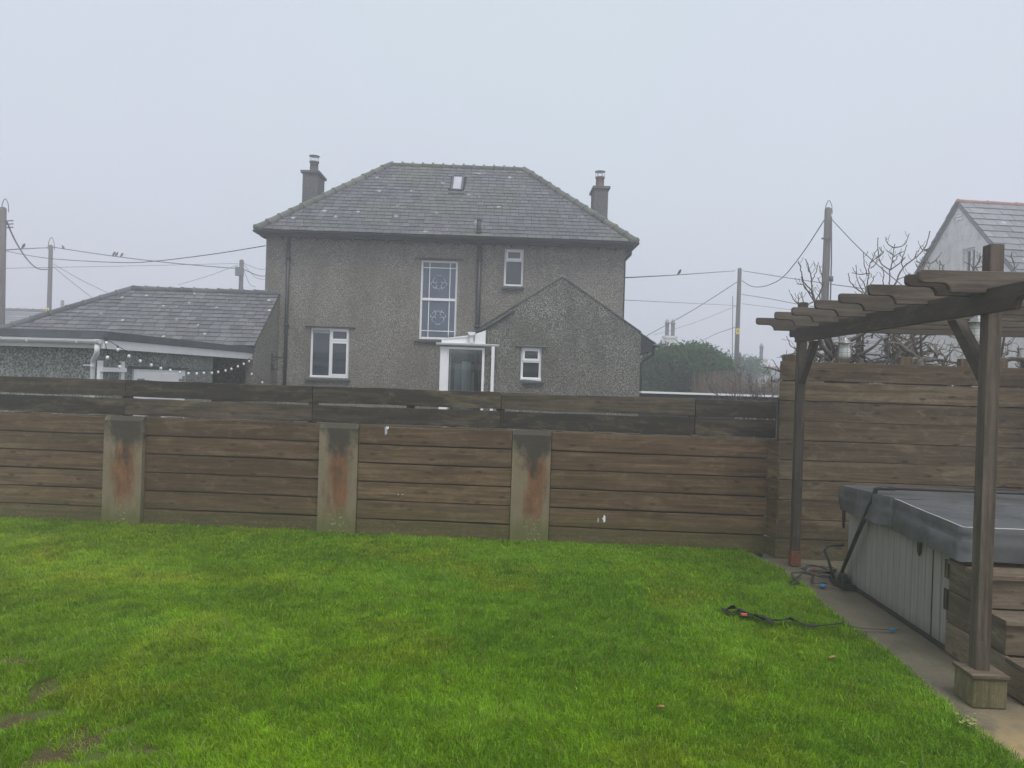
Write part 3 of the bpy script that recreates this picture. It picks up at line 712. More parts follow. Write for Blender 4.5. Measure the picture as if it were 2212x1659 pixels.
# ------------------------------------------------------------------ hot tub
TU = GF.hz(2047, 1408)[0]; TV0 = GF.hz(2047, 1408)[1]; TV1 = 7.72; TU1 = TU + 2.1
tub = empty('hot_tub', GF.pt(TU, TV0, 0), 'hot tub with grey panelled sides and grey vinyl cover', 'hot tub')
cb2 = MB(); np_ = 15; vv = TV0
segs = []
L = TV1 - TV0 - .26
cb2.box(GF, TU + .012, TU1, TV0 + .01, TV1, .02, .8, 2)
for k in range(np_):
    a = TV0 + .26 + L * k / np_; cb2.box(GF, TU, TU + .02, a + .003, a + L / np_ - .003, .035, .80, 2, (random.random() * .4,) * 3)
for k in range(2):
    a = TV0 + .125 * k; cb2.box(GF, TU - .002, TU + .02, a + .004, a + .119, .035, .80, 2)
nn_ = 16
for k in range(nn_):
    a = TU + .03 + (2.05) * k / nn_; cb2.box(GF, a, a + 2.05 / nn_ - .006, TV0 - .002, TV0 + .02, .035, .8, 2)
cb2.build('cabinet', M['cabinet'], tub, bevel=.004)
tb = MB(); tb.box(GF, TU - .004, TU + .01, TV0 + .246, TV0 + .257, .03, .8, 2); tb.box(GF, TU - .006, TU1, TV0 - .006, TV1, .0, .033, 0); tb.build('trim', M['black'], tub)
# cover halves with soft skirts
CVf = Gv(7.66, 3.0) ; CVn = Gv(5.44, 3.0); CVm = (CVf + CVn) / 2 - .04; CU = TU - .055; CU1 = TU1 + .06
def cover_half(va, vb, zedge, zfold, fold_side, name, seed):
    """closed quilted slab: grid over (u,v) for the top, skirt round the sides"""
    mb = MB(); nu, nvv = 30, 22
    def top(i, j):
        fu_, fv_ = i / nu, j / nvv; v_ = va + (vb - va) * fv_; t = fv_ if fold_side else 1 - fv_
        z = zedge + (zfold - zedge) * t + .006 * mnoise.noise(V((fu_ * 6, fv_ * 5, seed))) - .012 * math.sin(math.pi * fv_) * math.sin(math.pi * fu_)
        return V((CU + (CU1 - CU) * fu_, v_, z))
    W = [[top(i, j) for j in range(nvv + 1)] for i in range(nu + 1)]
    vs = [GF.pt(*W[i][j]) for i in range(nu + 1) for j in range(nvv + 1)]
    Fs = [(i * (nvv + 1) + j, (i + 1) * (nvv + 1) + j, (i + 1) * (nvv + 1) + j + 1, i * (nvv + 1) + j + 1) for i in range(nu) for j in range(nvv)]
    mb.faces(vs, Fs, [[(0, 0)] * 4] * len(Fs), (.5, .5, .5), True)
    # ring of border points, going round
    ring = [(i, 0) for i in range(nu)] + [(nu, j) for j in range(nvv)] + [(i, nvv) for i in range(nu, 0, -1)] + [(0, j) for j in range(nvv, 0, -1)]
    levels = [(0, 0), (.006, -.018), (.010, -.05), (.006, -.095), (.011, -.10), (.014, -.15), (.016, -.20), (.015, -.245)]
    vs = []
    cen = V((CU + CU1, va + vb, 0)) / 2
    for li, (o_, dz) in enumerate(levels):
        for (i, j) in ring:
            p = W[i][j].copy(); n2 = V((0, 0, 0))
            if i == 0: n2.x -= 1
            if i == nu: n2.x += 1
            if j == 0: n2.y -= 1
            if j == nvv: n2.y += 1
            wob = mnoise.noise(V((p.x * 2.3 + seed, p.y * 2.6, dz * 3))) * .11 * (max(0, -dz - .09) / .16) + mnoise.noise(V((p.x * 7, p.y * 7 + seed, dz * 9))) * .022 * (max(0, -dz - .05) / .2)
            ls_ = 1.0
            isfold = (fold_side and j == nvv) or ((not fold_side) and j == 0)
            out = o_ + (max(-.035, wob) + .012 if not isfold else 0)
            q = p + n2 * out
            if isfold: q.y = p.y + (.0 if li < 6 else 0)
            drop = dz * (1 + .07 * mnoise.noise(V((p.x * 2.2, p.y * 2.2, seed + 9))))
            if fold_side and li > 4: drop -= .03 * math.exp(-((p.y - (vb - .12)) / .22) ** 2)
            q.z = p.z + drop
            vs.append(GF.pt(*q))
    m_ = len(ring); Fs = []
    for li in range(len(levels) - 1):
        for k in range(m_):
            k2 = (k + 1) % m_; Fs.append((li * m_ + k, (li + 1) * m_ + k, (li + 1) * m_ + k2, li * m_ + k2))
    mb.faces(vs, Fs, [[(0, 0)] * 4] * len(Fs), (.5, .5, .5), True)
    o = mb.build('cover_half', M['cover'], tub); o['label'] = name
    # piping seam along the near edge
    pp = MB(); pp.tube([GF.pt(*W[0][j]) + V((0, 0, .001)) for j in range(nvv + 1)], .0035, 5)
    e = 0 if fold_side else nvv
    pp.tube([GF.pt(*W[i][e]) + V((0, 0, .001)) for i in range(nu + 1)], .0035, 5); pp.build('piping', M['fascia'] if fold_side else M['cover'], o)
    return o
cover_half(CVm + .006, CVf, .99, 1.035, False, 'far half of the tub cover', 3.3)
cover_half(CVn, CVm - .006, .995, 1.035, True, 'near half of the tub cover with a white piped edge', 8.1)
for px, py in ((1824, 1131), (2052, 1178), (1988, 1188)):
    v_, z_ = GF.hu(px, py, TU - .005); mb = MB(); mb.prism(GF, [(v_ - .03, .78), (v_ + .03, .78), (v_ + .022, z_ - .02), (v_, z_ - .05), (v_ - .022, z_ - .02)], 0, TU - .022, TU - .004); mb.build('cover_clip', M['black'], tub, bevel=.003)
# cover lifter
LU = TU - .075
def lift(px, py): v_, z_ = GF.hu(px, py, LU); return GF.pt(LU, v_, z_)
arm = [lift(1813, 1252), lift(1822, 1226), lift(1850, 1160), lift(1868, 1118), lift(1878, 1093)]
v5, z5 = GF.loc(arm[-1])[1:]
zb_ = 1.075
arm += [GF.pt(LU + .004, v5 - .03, z5 + .035), GF.pt(LU + .03, v5 - .055, zb_ - .012), GF.pt(LU + .07, v5 - .07, zb_), GF.pt(LU + .19, v5 - .08, zb_)]
lf_ = MB(); lf_.tube(arm, [.016, .018] + [.021] * 6 + [.019], 12); lobj = lf_.build('lifter_arm', M['black'], tub)
lb = MB(); lb.tube([GF.pt(LU + .18, v5 - .08, zb_), GF.pt(TU1 + .1, v5 - .08, zb_)], .0125, 10); lb.build('lifter_bar', M['pipe'], tub)
bs = MB(); vb0 = GF.hz(1815, 1268)[1]
bs.box(GF, LU - .06, TU - .002, vb0 - .12, vb0 + .22, 0, .05, 1); bs.prism(GF, [(vb0 - .04, .05), (vb0 + .1, .05), (vb0 + .06, .13), (vb0 - .01, .13)], 0, LU - .03, LU + .03); bs.build('lifter_base', M['black'], tub, bevel=.006)
crk = [GF.pt(LU - .05, vb0 + .14, .05)]
pA = at(1790, 1212, vb0 + .1); pB = at(1781, 1190, vb0 + .12); pC = at(1787, 1180, vb0 + .12); pD = at(1800, 1178, vb0 + .12); pE = at(1822, 1178, vb0 + .14)
cm = MB(); cm.tube([crk[0], pA, pB, pC, pD, pE], .014, 10); cm.build('lifter_stay', M['pipe'], tub)

# wooden steps
SV = TV0 - .03
st = empty('wooden_steps', GF.pt(TU, SV, 0), 'three weathered plank steps up to the hot tub', 'steps')
th = [.712, .475, .238]; fr_v = [SV, SV - .43, SV - .70, SV - .95]
fr_v = [TV0 - .02, Gv(5.22), Gv(4.97), Gv(4.74)]
for k in range(3):
    va = fr_v[k + 1]; vb_ = fr_v[k]; zt = th[k]
    t = MB(); t.box(GF, TU - .035, TU + 1.9, va - .03, va + (vb_ - va) * .5 - .004, zt - .035, zt, 0); t.box(GF, TU - .035, TU + 1.9, va + (vb_ - va) * .5, vb_ - .032 * (k > 0), zt - .035, zt, 0)
    t.build('tread', M['step'], st, bevel=.004)
    r_ = MB(); r_.box(GF, TU - .015, TU + 1.88, va, va + .03, th[k + 1] if k < 2 else 0, zt - .037, 0); r_.build('riser', M['step'], st, bevel=.003)
sd_ = MB()
for k in range(3):
    va = fr_v[3 - k]; z0_ = .238 * k; z1_ = z0_ + .232
    sd_.box(GF, TU - .018, TU + .01, va + .005, fr_v[0] + (.03 if k < 2 else .0), z0_ + .003, z1_ - .032 * (k == 2), 1)
sd_.build('side_panel', M['step'], st, bevel=.004)
sp_ = MB()
for z0_, z1_ in ((.32, .48), (.56, .70)): sp_ = MB(); sp_.box(GF, TU - .03, TU - .019, fr_v[0] - .0, fr_v[0] + .05, z0_, z1_, 2); sp_.build('corner_batten', M['board_grey'], st, bevel=.003)

# ------------------------------------------------------------------ straps and litter on the ground
def ground_pts(pxs, z=.02): return [GF.pt(*GF.hz(x, y, z), z) for x, y in pxs]
def ribbon(mb, pts, w_=.02, t_=.003, seed=0):
    """flat webbing that twists a little, closed box section"""
    sm = []
    for i in range(len(pts) - 1):
        for k in range(4):
            f = k / 4; p0 = pts[max(i - 1, 0)]; p1 = pts[i]; p2 = pts[i + 1]; p3 = pts[min(i + 2, len(pts) - 1)]
            sm.append(.5 * ((2 * p1) + (p2 - p0) * f + (2 * p0 - 5 * p1 + 4 * p2 - p3) * f * f + (3 * p1 - p0 - 3 * p2 + p3) * f ** 3))
    sm.append(pts[-1]); vs = []
    for i, p in enumerate(sm):
        t = (sm[min(i + 1, len(sm) - 1)] - sm[max(i - 1, 0)]).normalized(); sd2 = t.cross(V((0, 0, 1))).normalized(); up = sd2.cross(t)
        a = 1.3 * mnoise.noise(V((i * .23, seed, 0))) + .3; x = sd2 * math.cos(a) + up * math.sin(a); y = t.cross(x)
        for (m1, m2) in ((-1, -1), (1, -1), (1, 1), (-1, 1)): vs.append(p + x * m1 * w_ / 2 + y * m2 * t_ / 2 + V((0, 0, w_ / 2 * abs(math.sin(a)))))
    Fs = []
    for i in range(len(sm) - 1):
        for k in range(4): k2 = (k + 1) % 4; Fs.append((i * 4 + k, i * 4 + k2, i * 4 + 4 + k2, i * 4 + 4 + k))
    Fs += [(3, 2, 1, 0), tuple(len(vs) - 4 + k for k in range(4))]
    mb.faces(vs, Fs, [[(0, 0)] * len(f) for f in Fs], (.5, .5, .5))
lead = empty('tie_down_strap', GF.pt(*GF.hz(1603, 1328), 0), 'black webbing strap with a red clip lying across the lawn edge', 'strap')
mb = MB(); ribbon(mb, ground_pts([(1563, 1316), (1580, 1326), (1598, 1322), (1612, 1332), (1628, 1328), (1645, 1341), (1662, 1340), (1680, 1343), (1705, 1340), (1740, 1350), (1780, 1353), (1815, 1348)], .05), .055, .005, 2)
ribbon(mb, ground_pts([(1565, 1320), (1590, 1316), (1620, 1327), (1650, 1334), (1668, 1346)], .055), .055, .005, 5)
ribbon(mb, ground_pts([(1815, 1348), (1860, 1358), (1905, 1360), (1945, 1361)], .012), .018, .004, 7); mb.build('webbing', M['strap'], lead)
mb = MB(); p = ground_pts([(1607, 1327)], .07)[0]; mb.obox(p, GF.U, GF.W, GF.Z, -.024, .024, -.010, .010, -.012, .008); mb.build('clip', M['orange'], lead, bevel=.004)
mb = MB(); p = ground_pts([(1928, 1361)], .02)[0]; mb.obox(p, GF.U, GF.W, GF.Z, -.02, .02, -.01, .01, -.012, .012); mb.build('blue_tag', M['blue'], lead, bevel=.004)
pile = empty('strap_pile', GF.pt(*GF.hz(1760, 1250), 0), 'tangle of black straps on the concrete by the lifter base', 'strap')
mb = MB()
zc = lambda zx, zy: ((3050 + zx * .3617) * .5486, (1850 + zy * .3617) * .5486)
def zpts(l, z): return ground_pts([zc(*q) for q in l], z)
ribbon(mb, zpts([(600, 1180), (500, 1165), (420, 1150), (330, 1130), (205, 1125), (200, 1170), (245, 1210), (260, 1240), (200, 1250), (165, 1225), (230, 1190), (280, 1150), (330, 1128)], .035), .026, .004, 1)
ribbon(mb, zpts([(420, 1160), (410, 1220), (440, 1240), (560, 1240), (660, 1270), (730, 1285)], .02), .024, .004, 4)
ribbon(mb, zpts([(285, 1080), (350, 1060), (450, 1055), (560, 1090), (660, 1100), (600, 1130), (480, 1110), (380, 1080), (300, 1085)], .03), .028, .004, 8)
ribbon(mb, zpts([(340, 1040), (450, 1050), (560, 1060), (690, 1080)], .03), .03, .004, 3)
ribbon(mb, zpts([(480, 1130), (560, 1115), (640, 1140), (600, 1180)], .04), .028, .004, 9); mb.build('webbing', M['strap'], pile)
mb = MB(); p = zpts([(430, 1098)], .03)[0]; mb.obox(p, GF.U, GF.W, GF.Z, -.035, .03, -.015, .015, -.015, .012); mb.build('red_grip', M['red'], pile, bevel=.006)
mb = MB(); p = zpts([(385, 1098)], .035)[0]; mb.obox(p, (GF.U + GF.W * .8).normalized(), (GF.W - GF.U * .8).normalized(), GF.Z, -.045, .035, -.012, .012, -.01, .025); mb.build('metal_buckle', M['steel'], pile, bevel=.005)
mb = MB(); p = zpts([(525, 1262)], .02)[0]; mb.lathe(p, [(0, .012), (.03, .012), (.035, 0), (.03, -.012), (0, -.012)], 12); mb.build('blue_cap', M['blue'], pile)

def leaf(px, py, size, mat, label, cat='leaf', z=.045):
    p = ground_pts([(px, py)], z)[0]; a = random.uniform(0, 6.3); mb = MB(); d = V((math.cos(a), math.sin(a), .3)).normalized(); e = V((-math.sin(a), math.cos(a), .1)).normalized(); nrm = d.cross(e)
    s_ = size; o1 = [(-1, 0, 0), (-.5, .4, .12), (.2, .42, .16), (1, 0, 0), (.2, -.42, .16), (-.5, -.4, .12), (0, 0, 0)]
    vs = [p + d * x * s_ + e * y * s_ + nrm * zz * s_ for x, y, zz in o1]; vs += [q - nrm * .0012 for q in vs]
    Fs = []
    for i in range(6): j = (i + 1) % 6; Fs.append((i, j, 6)); Fs.append((7 + j, 7 + i, 13)); Fs.append((i, 7 + i, 7 + j, j))
    mb.faces(vs, Fs, [[(0, 0)] * len(f) for f in Fs], (.5,) * 3, True); o = mb.build('fallen_leaf', mat, loc=p); tag(o, label, cat, 'fallen leaves on the lawn'); return o
leaf(1427, 1526, .035, M['leaf_brown'], 'curled orange brown leaf on the open lawn, nearest the bottom')
leaf(1798, 1419, .03, M['leaf_brown'], 'small pinkish leaf on the grass below the black strap')
leaf(967, 1472, .02, M['leaf_brown'], 'dark brown leaf sunk in the grass in the middle of the lawn')
leaf(1950, 1648, .025, M['leaf_yellow'], 'straw coloured leaf at the foot of the lawn below the plinth')
wd = empty('weed', GF.pt(*GF.hz(2085, 1555), 0), 'small pale yellow leaved weed in the grass left of the plinth', 'plant')
mb = MB()
for k in range(16):
    p = GF.pt(*GF.hz(2085 + random.uniform(-18, 22), 1555 + random.uniform(-12, 14), .05), random.uniform(.04, .065)); a = random.uniform(0, 6.3); d = V((math.cos(a), math.sin(a), random.uniform(-.2, .3))) * .016; e = V((-math.sin(a), math.cos(a), 0)) * .01
    mb.face([p - d, p + e, p + d, p - e])
    mb.face([p - d * .1, p + V((0, 0, -.05)) + e * .2, p + V((0, 0, -.05)) - e * .2])
mb.build('leaves', M['leaf_yellow'], wd)

#PART2
# ================================================================== the grey house
def slates(mb, O, A, S, N, Lf, Rf, smax, course=.17, width=.2, s0=0.0, th=.010, tilt=.012, skip=None):
    s_ = s0; row = 0
    while s_ < smax - .01:
        s1 = min(s_ + course, smax); l0, r0_ = Lf(s_), Rf(s_); l1, r1 = Lf(s1), Rf(s1)
        lo, hi = min(l0, l1), max(r0_, r1); x = lo - random.random() * width * .15 - (width / 2 if row % 2 else 0)
        while x < hi:
            wd_ = width * random.uniform(.94, 1.06); a0 = x + .006; a1 = x + wd_ - .006
            jt = random.uniform(-.004, .004); ju = random.uniform(-.003, .007)
            b0, b1 = max(a0, l0), min(a1, r0_); t0, t1 = max(a0, l1), min(a1, r1); x += wd_
            if b1 - b0 < .01 and t1 - t0 < .01: continue
            b0, b1 = (b0, max(b1, b0 + .002)); t0, t1 = (t0, max(t1, t0 + .002))
            if skip and skip((b0 + b1) / 2, (s_ + s1) / 2): continue
            h0 = tilt + ju; sb = s_ + jt
            B0, B1 = O + A * b0 + S * sb + N * h0, O + A * b1 + S * sb + N * h0
            T0, T1 = O + A * t0 + S * (s1 + .01) + N * .001, O + A * t1 + S * (s1 + .01) + N * .001
            C0, C1 = O + A * b0 + S * sb + N * (h0 - th), O + A * b1 + S * sb + N * (h0 - th)
            c = (random.random(), random.random(), random.random())
            mb.face([B0, B1, T1, T0], [(b0, sb), (b1, sb), (t1, s1), (t0, s1)], c); mb.face([C0, C1, B1, B0], [(0, 0)] * 4, c)
            mb.face([B1, C1, T1], [(0, 0)] * 3, c); mb.face([C0, B0, T0], [(0, 0)] * 3, c)
        s_ += course; row += 1
def ridge(mb, A, B, step=.3, r=.085, lip=.022, n=10):
    A, B = V(A), V(B); d = (B - A); L = d.length; d.normalize(); k = max(1, round(L / step)); st_ = L / k
    for i in range(k):
        p = A + d * st_ * i; q = p + d * (st_ + .006); j = V((0, 0, random.uniform(-.004, .006)))
        mb.tube([p + j, p + d * .045 + j, p + d * .046 + j, q + j], [r + lip, r + lip, r + .006, r - .002], n)
def wall_panel(mb, fr, v, u0, u1, z0, z1, ops, reveal=.11):
    us = sorted({u0, u1} | {o[0] for o in ops} | {o[1] for o in ops}); zs = sorted({z0, z1} | {o[2] for o in ops} | {o[3] for o in ops})
    for i in range(len(us) - 1):
        for j in range(len(zs) - 1):
            cu_, cz = (us[i] + us[i + 1]) / 2, (zs[j] + zs[j + 1]) / 2
            if any(o[0] < cu_ < o[1] and o[2] < cz < o[3] for o in ops): continue
            mb.face([fr.pt(us[i], v, zs[j]), fr.pt(us[i + 1], v, zs[j]), fr.pt(us[i + 1], v, zs[j + 1]), fr.pt(us[i], v, zs[j + 1])])
    for (a, b, c, d) in ops:
        e = v + reveal
        mb.face([fr.pt(a, v, c), fr.pt(a, v, d), fr.pt(a, e, d), fr.pt(a, e, c)]); mb.face([fr.pt(b, v, c), fr.pt(b, e, c), fr.pt(b, e, d), fr.pt(b, v, d)])
        mb.face([fr.pt(a, v, d), fr.pt(b, v, d), fr.pt(b, e, d), fr.pt(a, e, d)]); mb.face([fr.pt(a, v, c), fr.pt(a, e, c), fr.pt(b, e, c), fr.pt(b, v, c)])
def rect(fr, v, x0, y0, x1, y1):
    a = fr.hv((x0), (y0 + y1) / 2, v)[0]; b = fr.hv(x1, (y0 + y1) / 2, v)[0]; d = fr.hv((x0 + x1) / 2, y0, v)[1]; c = fr.hv((x0 + x1) / 2, y1, v)[1]
    return [a, b, c, d]
def frame(mb, fr, v, o, t, d=.05):
    a, b, c, e = o
    mb.box(fr, a, b, v, v + d, e - t, e, 0); mb.box(fr, a, b, v, v + d, c, c + t, 0); mb.box(fr, a, a + t, v, v + d, c + t, e - t, 2); mb.box(fr, b - t, b, v, v + d, c + t, e - t, 2)
def pane(fr, v, o, mat, parent, name='pane'):
    mb = MB(); mb.box(fr, o[0], o[1], v, v + .008, o[2], o[3]); return mb.build(name, mat, parent)

house = empty('house', HF.pt(-1.6, 0, 0), 'two storey grey pebbledash house with hipped slate roof and two chimneys', 'house')
UL_ = HF.hv(573, 600, 0)[0]; UR_ = HF.hv(1347, 620, 0)[0]; ZE = HF.hv(960, 516, -.3)[1]; HD = 4.85
ZW = ZE + .02
W1 = rect(HF, 0, 907, 562, 987, 733); W2 = rect(HF, 0, 1089, 537, 1131, 618); W3 = rect(HF, 0, 669, 708, 754, 816)
mb = MB(); wall_panel(mb, HF, 0, UL_, UR_, -.05, ZW, [W1, W2, W3])
def quad(mb, *p): mb.face([HF.pt(*q) for q in p])
quad(mb, (UL_, HD, -.05), (UL_, 0, -.05), (UL_, 0, ZW), (UL_, HD, ZW)); quad(mb, (UR_, 0, -.05), (UR_, HD, -.05), (UR_, HD, ZW), (UR_, 0, ZW)); quad(mb, (UR_, HD, -.05), (UL_, HD, -.05), (UL_, HD, ZW), (UR_, HD, ZW))
hw = mb.build('wall', M['roughcast'], house); hw['label'] = 'pebbledashed walls'
# roof
el, er, ef, eb = HF.hv(553, 497, -.3)[0], HF.hv(1374, 526, -.3)[0], -.3, HD + .3
wH = (eb - ef) / 2; ZR = HF.hv(990, 358, ef + wH)[1]
ZE2 = HF.hv(960, 508, -.3)[1]; ZR -= .03
lnS = math.hypot(wH, ZR - ZE2); ca_, sa_ = wH / lnS, (ZR - ZE2) / lnS
rl, rr = HF.hv(846, 354, ef + wH)[0], HF.hv(1131, 363, ef + wH)[0]
U_, W_, Z_ = HF.U, HF.W, V((0, 0, 1))
mb = MB()
SK = rect(HF, ef + wH * .74, 971, 383, 1004, 414)
def skipf(a, s_):
    u = el + a; z = ZE2 + s_ * sa_; return SKU[0] - .02 < u < SKU[1] + .02 and SKS[0] - .02 < s_ < SKS[1] + .02
# skylight rectangle on the slope
def on_slope(px, py):
    d = ray(px, py); N_ = (Z_ * ca_ - W_ * sa_); O_ = HF.pt(0, ef, ZE2); t = (O_ - EYE).dot(N_) / d.dot(N_); p = EYE + d * t - O_; return p.dot(U_), p.dot(W_ * ca_ + Z_ * sa_)
q0, q1 = on_slope(973, 414), on_slope(1003, 383); SKU = (q0[0], q1[0]); SKS = (q0[1], q1[1])
Sf = W_ * ca_ + Z_ * sa_; Nf = Z_ * ca_ - W_ * sa_; O = HF.pt(el, ef, ZE2)
slates(mb, O, U_, Sf, Nf, lambda s_: (rl - el) * s_ / lnS, lambda s_: (er - el) - (er - rr) * s_ / lnS, lnS, .168, .2, skip=skipf)
Sb = -W_ * ca_ + Z_ * sa_; Nb = Z_ * ca_ + W_ * sa_
slates(mb, HF.pt(er, eb, ZE2), -U_, Sb, Nb, lambda s_: (er - rr) * s_ / lnS, lambda s_: (er - el) - (rl - el) * s_ / lnS, lnS, .25, .3)
for (o_, A_, du, sgn) in ((HF.pt(el, eb, ZE2), -W_, rl - el, 1), (HF.pt(er, ef, ZE2), W_, er - rr, -1)):
    l2 = math.hypot(du, ZR - ZE2); S2 = U_ * sgn * (du / l2) + Z_ * ((ZR - ZE2) / l2); N2 = -U_ * sgn * ((ZR - ZE2) / l2) + Z_ * (du / l2)
    slates(mb, o_, A_, S2, N2, lambda s_: wH * s_ / l2, lambda s_: 2 * wH - wH * s_ / l2, l2, .19, .22)
# solid underlay just below the slates
def P_(u, v, z): return HF.pt(u, v, z) - Z_ * .02
a_, b_, c_, d_ = P_(el, ef, ZE2), P_(er, ef, ZE2), P_(er, eb, ZE2), P_(el, eb, ZE2); e_, f_ = P_(rl, ef + wH, ZR), P_(rr, ef + wH, ZR)
for fc in ((a_, b_, f_, e_), (b_, c_, f_), (c_, d_, e_, f_), (d_, a_, e_), (d_, c_, b_, a_)): mb.face(fc, col=(0, 0, -1))
roof = mb.build('roof', M['slate'], house)
mb = MB(); ridge(mb, HF.pt(rl, ef + wH, ZR - .02), HF.pt(rr, ef + wH, ZR - .02), .28, .07, .038)
for (u_, v_, rr_) in ((el, ef, rl), (er, ef, rr), (el, eb, rl), (er, eb, rr)): ridge(mb, HF.pt(u_, v_, ZE2 - .01), HF.pt(rr_, ef + wH, ZR - .02), .36, .095, .02)
mb.build('ridge_tiles', M['ridge'], roof)
# skylight
Os = HF.pt(0, ef, ZE2)
mb = MB(); t = .05
for (a0, a1, b0, b1) in ((SKU[0], SKU[1], SKS[0], SKS[0] + t), (SKU[0], SKU[1], SKS[1] - t, SKS[1]), (SKU[0], SKU[0] + t, SKS[0] + t, SKS[1] - t), (SKU[1] - t, SKU[1], SKS[0] + t, SKS[1] - t)): mb.obox(Os, U_, Sf, Nf, a0, a1, b0, b1, -.02, .07)
mb.obox(Os, U_, Sf, Nf, SKU[0] - .06, SKU[1] + .06, SKS[0] - .12, SKS[0] - .002, .012, .03)
sky_o = mb.build('skylight', M['felt'], roof)
mb = MB(); mb.obox(Os, U_, Sf, Nf, SKU[0] + t, SKU[1] - t, SKS[0] + t, SKS[1] - t, .02, .045); mb.build('pane', M['pane_sky'], sky_o)
# eaves: dark soffit and gutter
mb = MB()
mb.box(HF, el + .06, er - .06, ef + .06, -.002, ZE2 - .13, ZE2 - .035, 0)
for k in range(int((er - el) / .42)): mb.box(HF, el + .1 + k * .42, el + .15 + k * .42, ef + .03, -.004, ZE2 - .175, ZE2 - .13, 1)
mb.box(HF, el + .06, UL_ - .003, -.0, eb - .06, ZE2 - .13, ZE2 - .035, 1); mb.box(HF, UR_ + .003, er - .06, 0, eb - .06, ZE2 - .13, ZE2 - .035, 1)
mb.build('soffit', M['soffit'], house)
mb = MB()
def gutter(mb, A, B, r=.055, out=None):
    A, B = V(A), V(B); d = (B - A).normalized(); side = d.cross(Z_).normalized(); n = 7; vs = []
    for p in (A, B):
        for rr_ in (r, r - .008):
            for k in range(n + 1): an = math.pi * k / n; vs.append(p + side * math.cos(an) * rr_ - Z_ * math.sin(an) * rr_)
    m = n + 1; Fs = []
    for k in range(n): Fs += [(k, k + 1, 2 * m + k + 1, 2 * m + k), (m + k, 3 * m + k, 3 * m + k + 1, m + k + 1)]
    for b in (0, 2 * m):
        for k in range(n): Fs.append((b + k, b + m + k, b + m + k + 1, b + k + 1))
        Fs.append(tuple(b + k for k in range(n + 1)))
    for e in (0, n): Fs.append((e, 2 * m + e, 3 * m + e, m + e))
    mb.faces(vs, Fs, [[(0, 0)] * len(f) for f in Fs], (.5,) * 3)
gutter(mb, HF.pt(el - .04, ef - .02, ZE2 - .03), HF.pt(er + .06, ef - .02, ZE2 - .03)); gutter(mb, HF.pt(er + .03, ef, ZE2 - .03), HF.pt(er + .03, eb, ZE2 - .03)); gutter(mb, HF.pt(el - .03, eb, ZE2 - .03), HF.pt(el - .03, ef, ZE2 - .03))
mb.tube([HF.pt(er - .02, .3, ZE2 - .08), HF.pt(er - .02, .3, ZE2 - .2), HF.pt(UR_ + .05, .3, ZE2 - .36), HF.pt(UR_ + .05, .3, ZE2 - .5), HF.pt(UR_ + .05, .3, 0)], .034, 8)
mb.build('gutter', M['pipe'], house)
def pipe(px0, py0, px1, py1, r, name, mat, parent, v=-.05, extra=()):
    mb = MB(); a = HF.hv(px0, py0, v); b = HF.hv(px1, py1, v); b = ((a[0] + b[0]) / 2, b[1]); a = (b[0], a[1])
    mb.tube([HF.pt(a[0], v, a[1]), HF.pt(b[0], v, b[1])], r, 10)
    z = a[1] - .5
    while z > b[1]: mb.tube([HF.pt(a[0], v, z - .03), HF.pt(a[0], v, z + .03)], r + .012, 10); mb.box(HF, a[0] - r - .03, a[0] + r + .03, v + r * .6, -.001, z - .015, z + .015); z -= 1.6
    return mb.build(name, mat, parent)
pipe(622, 512, 616, 850, .042, 'drainpipe', M['pipe'], house)
pipe(1036, 516, 1028, 860, .055, 'soil_pipe', M['pipe'], house)
a = on_slope(1034, 505); mb = MB(); p0 = Os + U_ * a[0] + Sf * a[1]; zt_ = HF.hv(1034, 474, ef + a[1] * ca_)[1]
mb.tube([p0 - Z_ * .1, V((p0.x, p0.y, zt_))], .052, 12); mb.tube([V((p0.x, p0.y, zt_ - .03)), V((p0.x, p0.y, zt_))], .06, 12); mb.tube([p0, p0 + Z_ * .06], .075, 12); mb.build('vent_pipe', M['pipe'], roof)
mb = MB(); mb.obox(p0, U_, Sf, Nf, -.30, .30, -.14, -.02, .012, .028); mb.build('lead_flashing', M['ridge'], roof)
# chimneys
def chimney(x0, x1, ytop, ybot, D, label, pot):
    v = D - 18; a = HF.hv(x0, ytop, v)[0]; b = HF.hv(x1, ytop, v)[0]; zt = HF.hv((x0 + x1) / 2, ytop, v)[1]; d = .88
    mb = MB(); mb.box(HF, a + .05, b - .05, v + .05, v + d - .05, ZE2 - .5, zt - .07, 2); mb.box(HF, a, b, v, v + d, zt - .07, zt, 0)
    c = mb.build('chimney', M['render'], roof, bevel=.008); c['label'] = label
    pc = HF.pt((a + b) / 2, v + d / 2, zt); mb = MB(); mb.lathe(pc, [(.16, 0), (.13, .06), (.118, .1), (.112, .30), (.135, .315), (.135, .35), (.1, .35), (.1, .2)], 16); p = mb.build('chimney_pot', pot, c)
    mb = MB()
    for k in range(6): an = k * math.pi / 3; mb.tube([pc + V((math.cos(an) * .12, math.sin(an) * .12, .33)), pc + V((math.cos(an) * .12, math.sin(an) * .12, .50))], .006, 5)
    mb.lathe(pc, [(0, .535), (.08, .528), (.15, .505), (.15, .495), (0, .50)], 16); mb.build('cowl', M['steel'], c)
chimney(649, 690, 367, 445, 20.5, 'left chimney with grey pot', M['render'])
chimney(1281, 1319, 401, 470, 20.5, 'right chimney with brown pot', M['clay'])
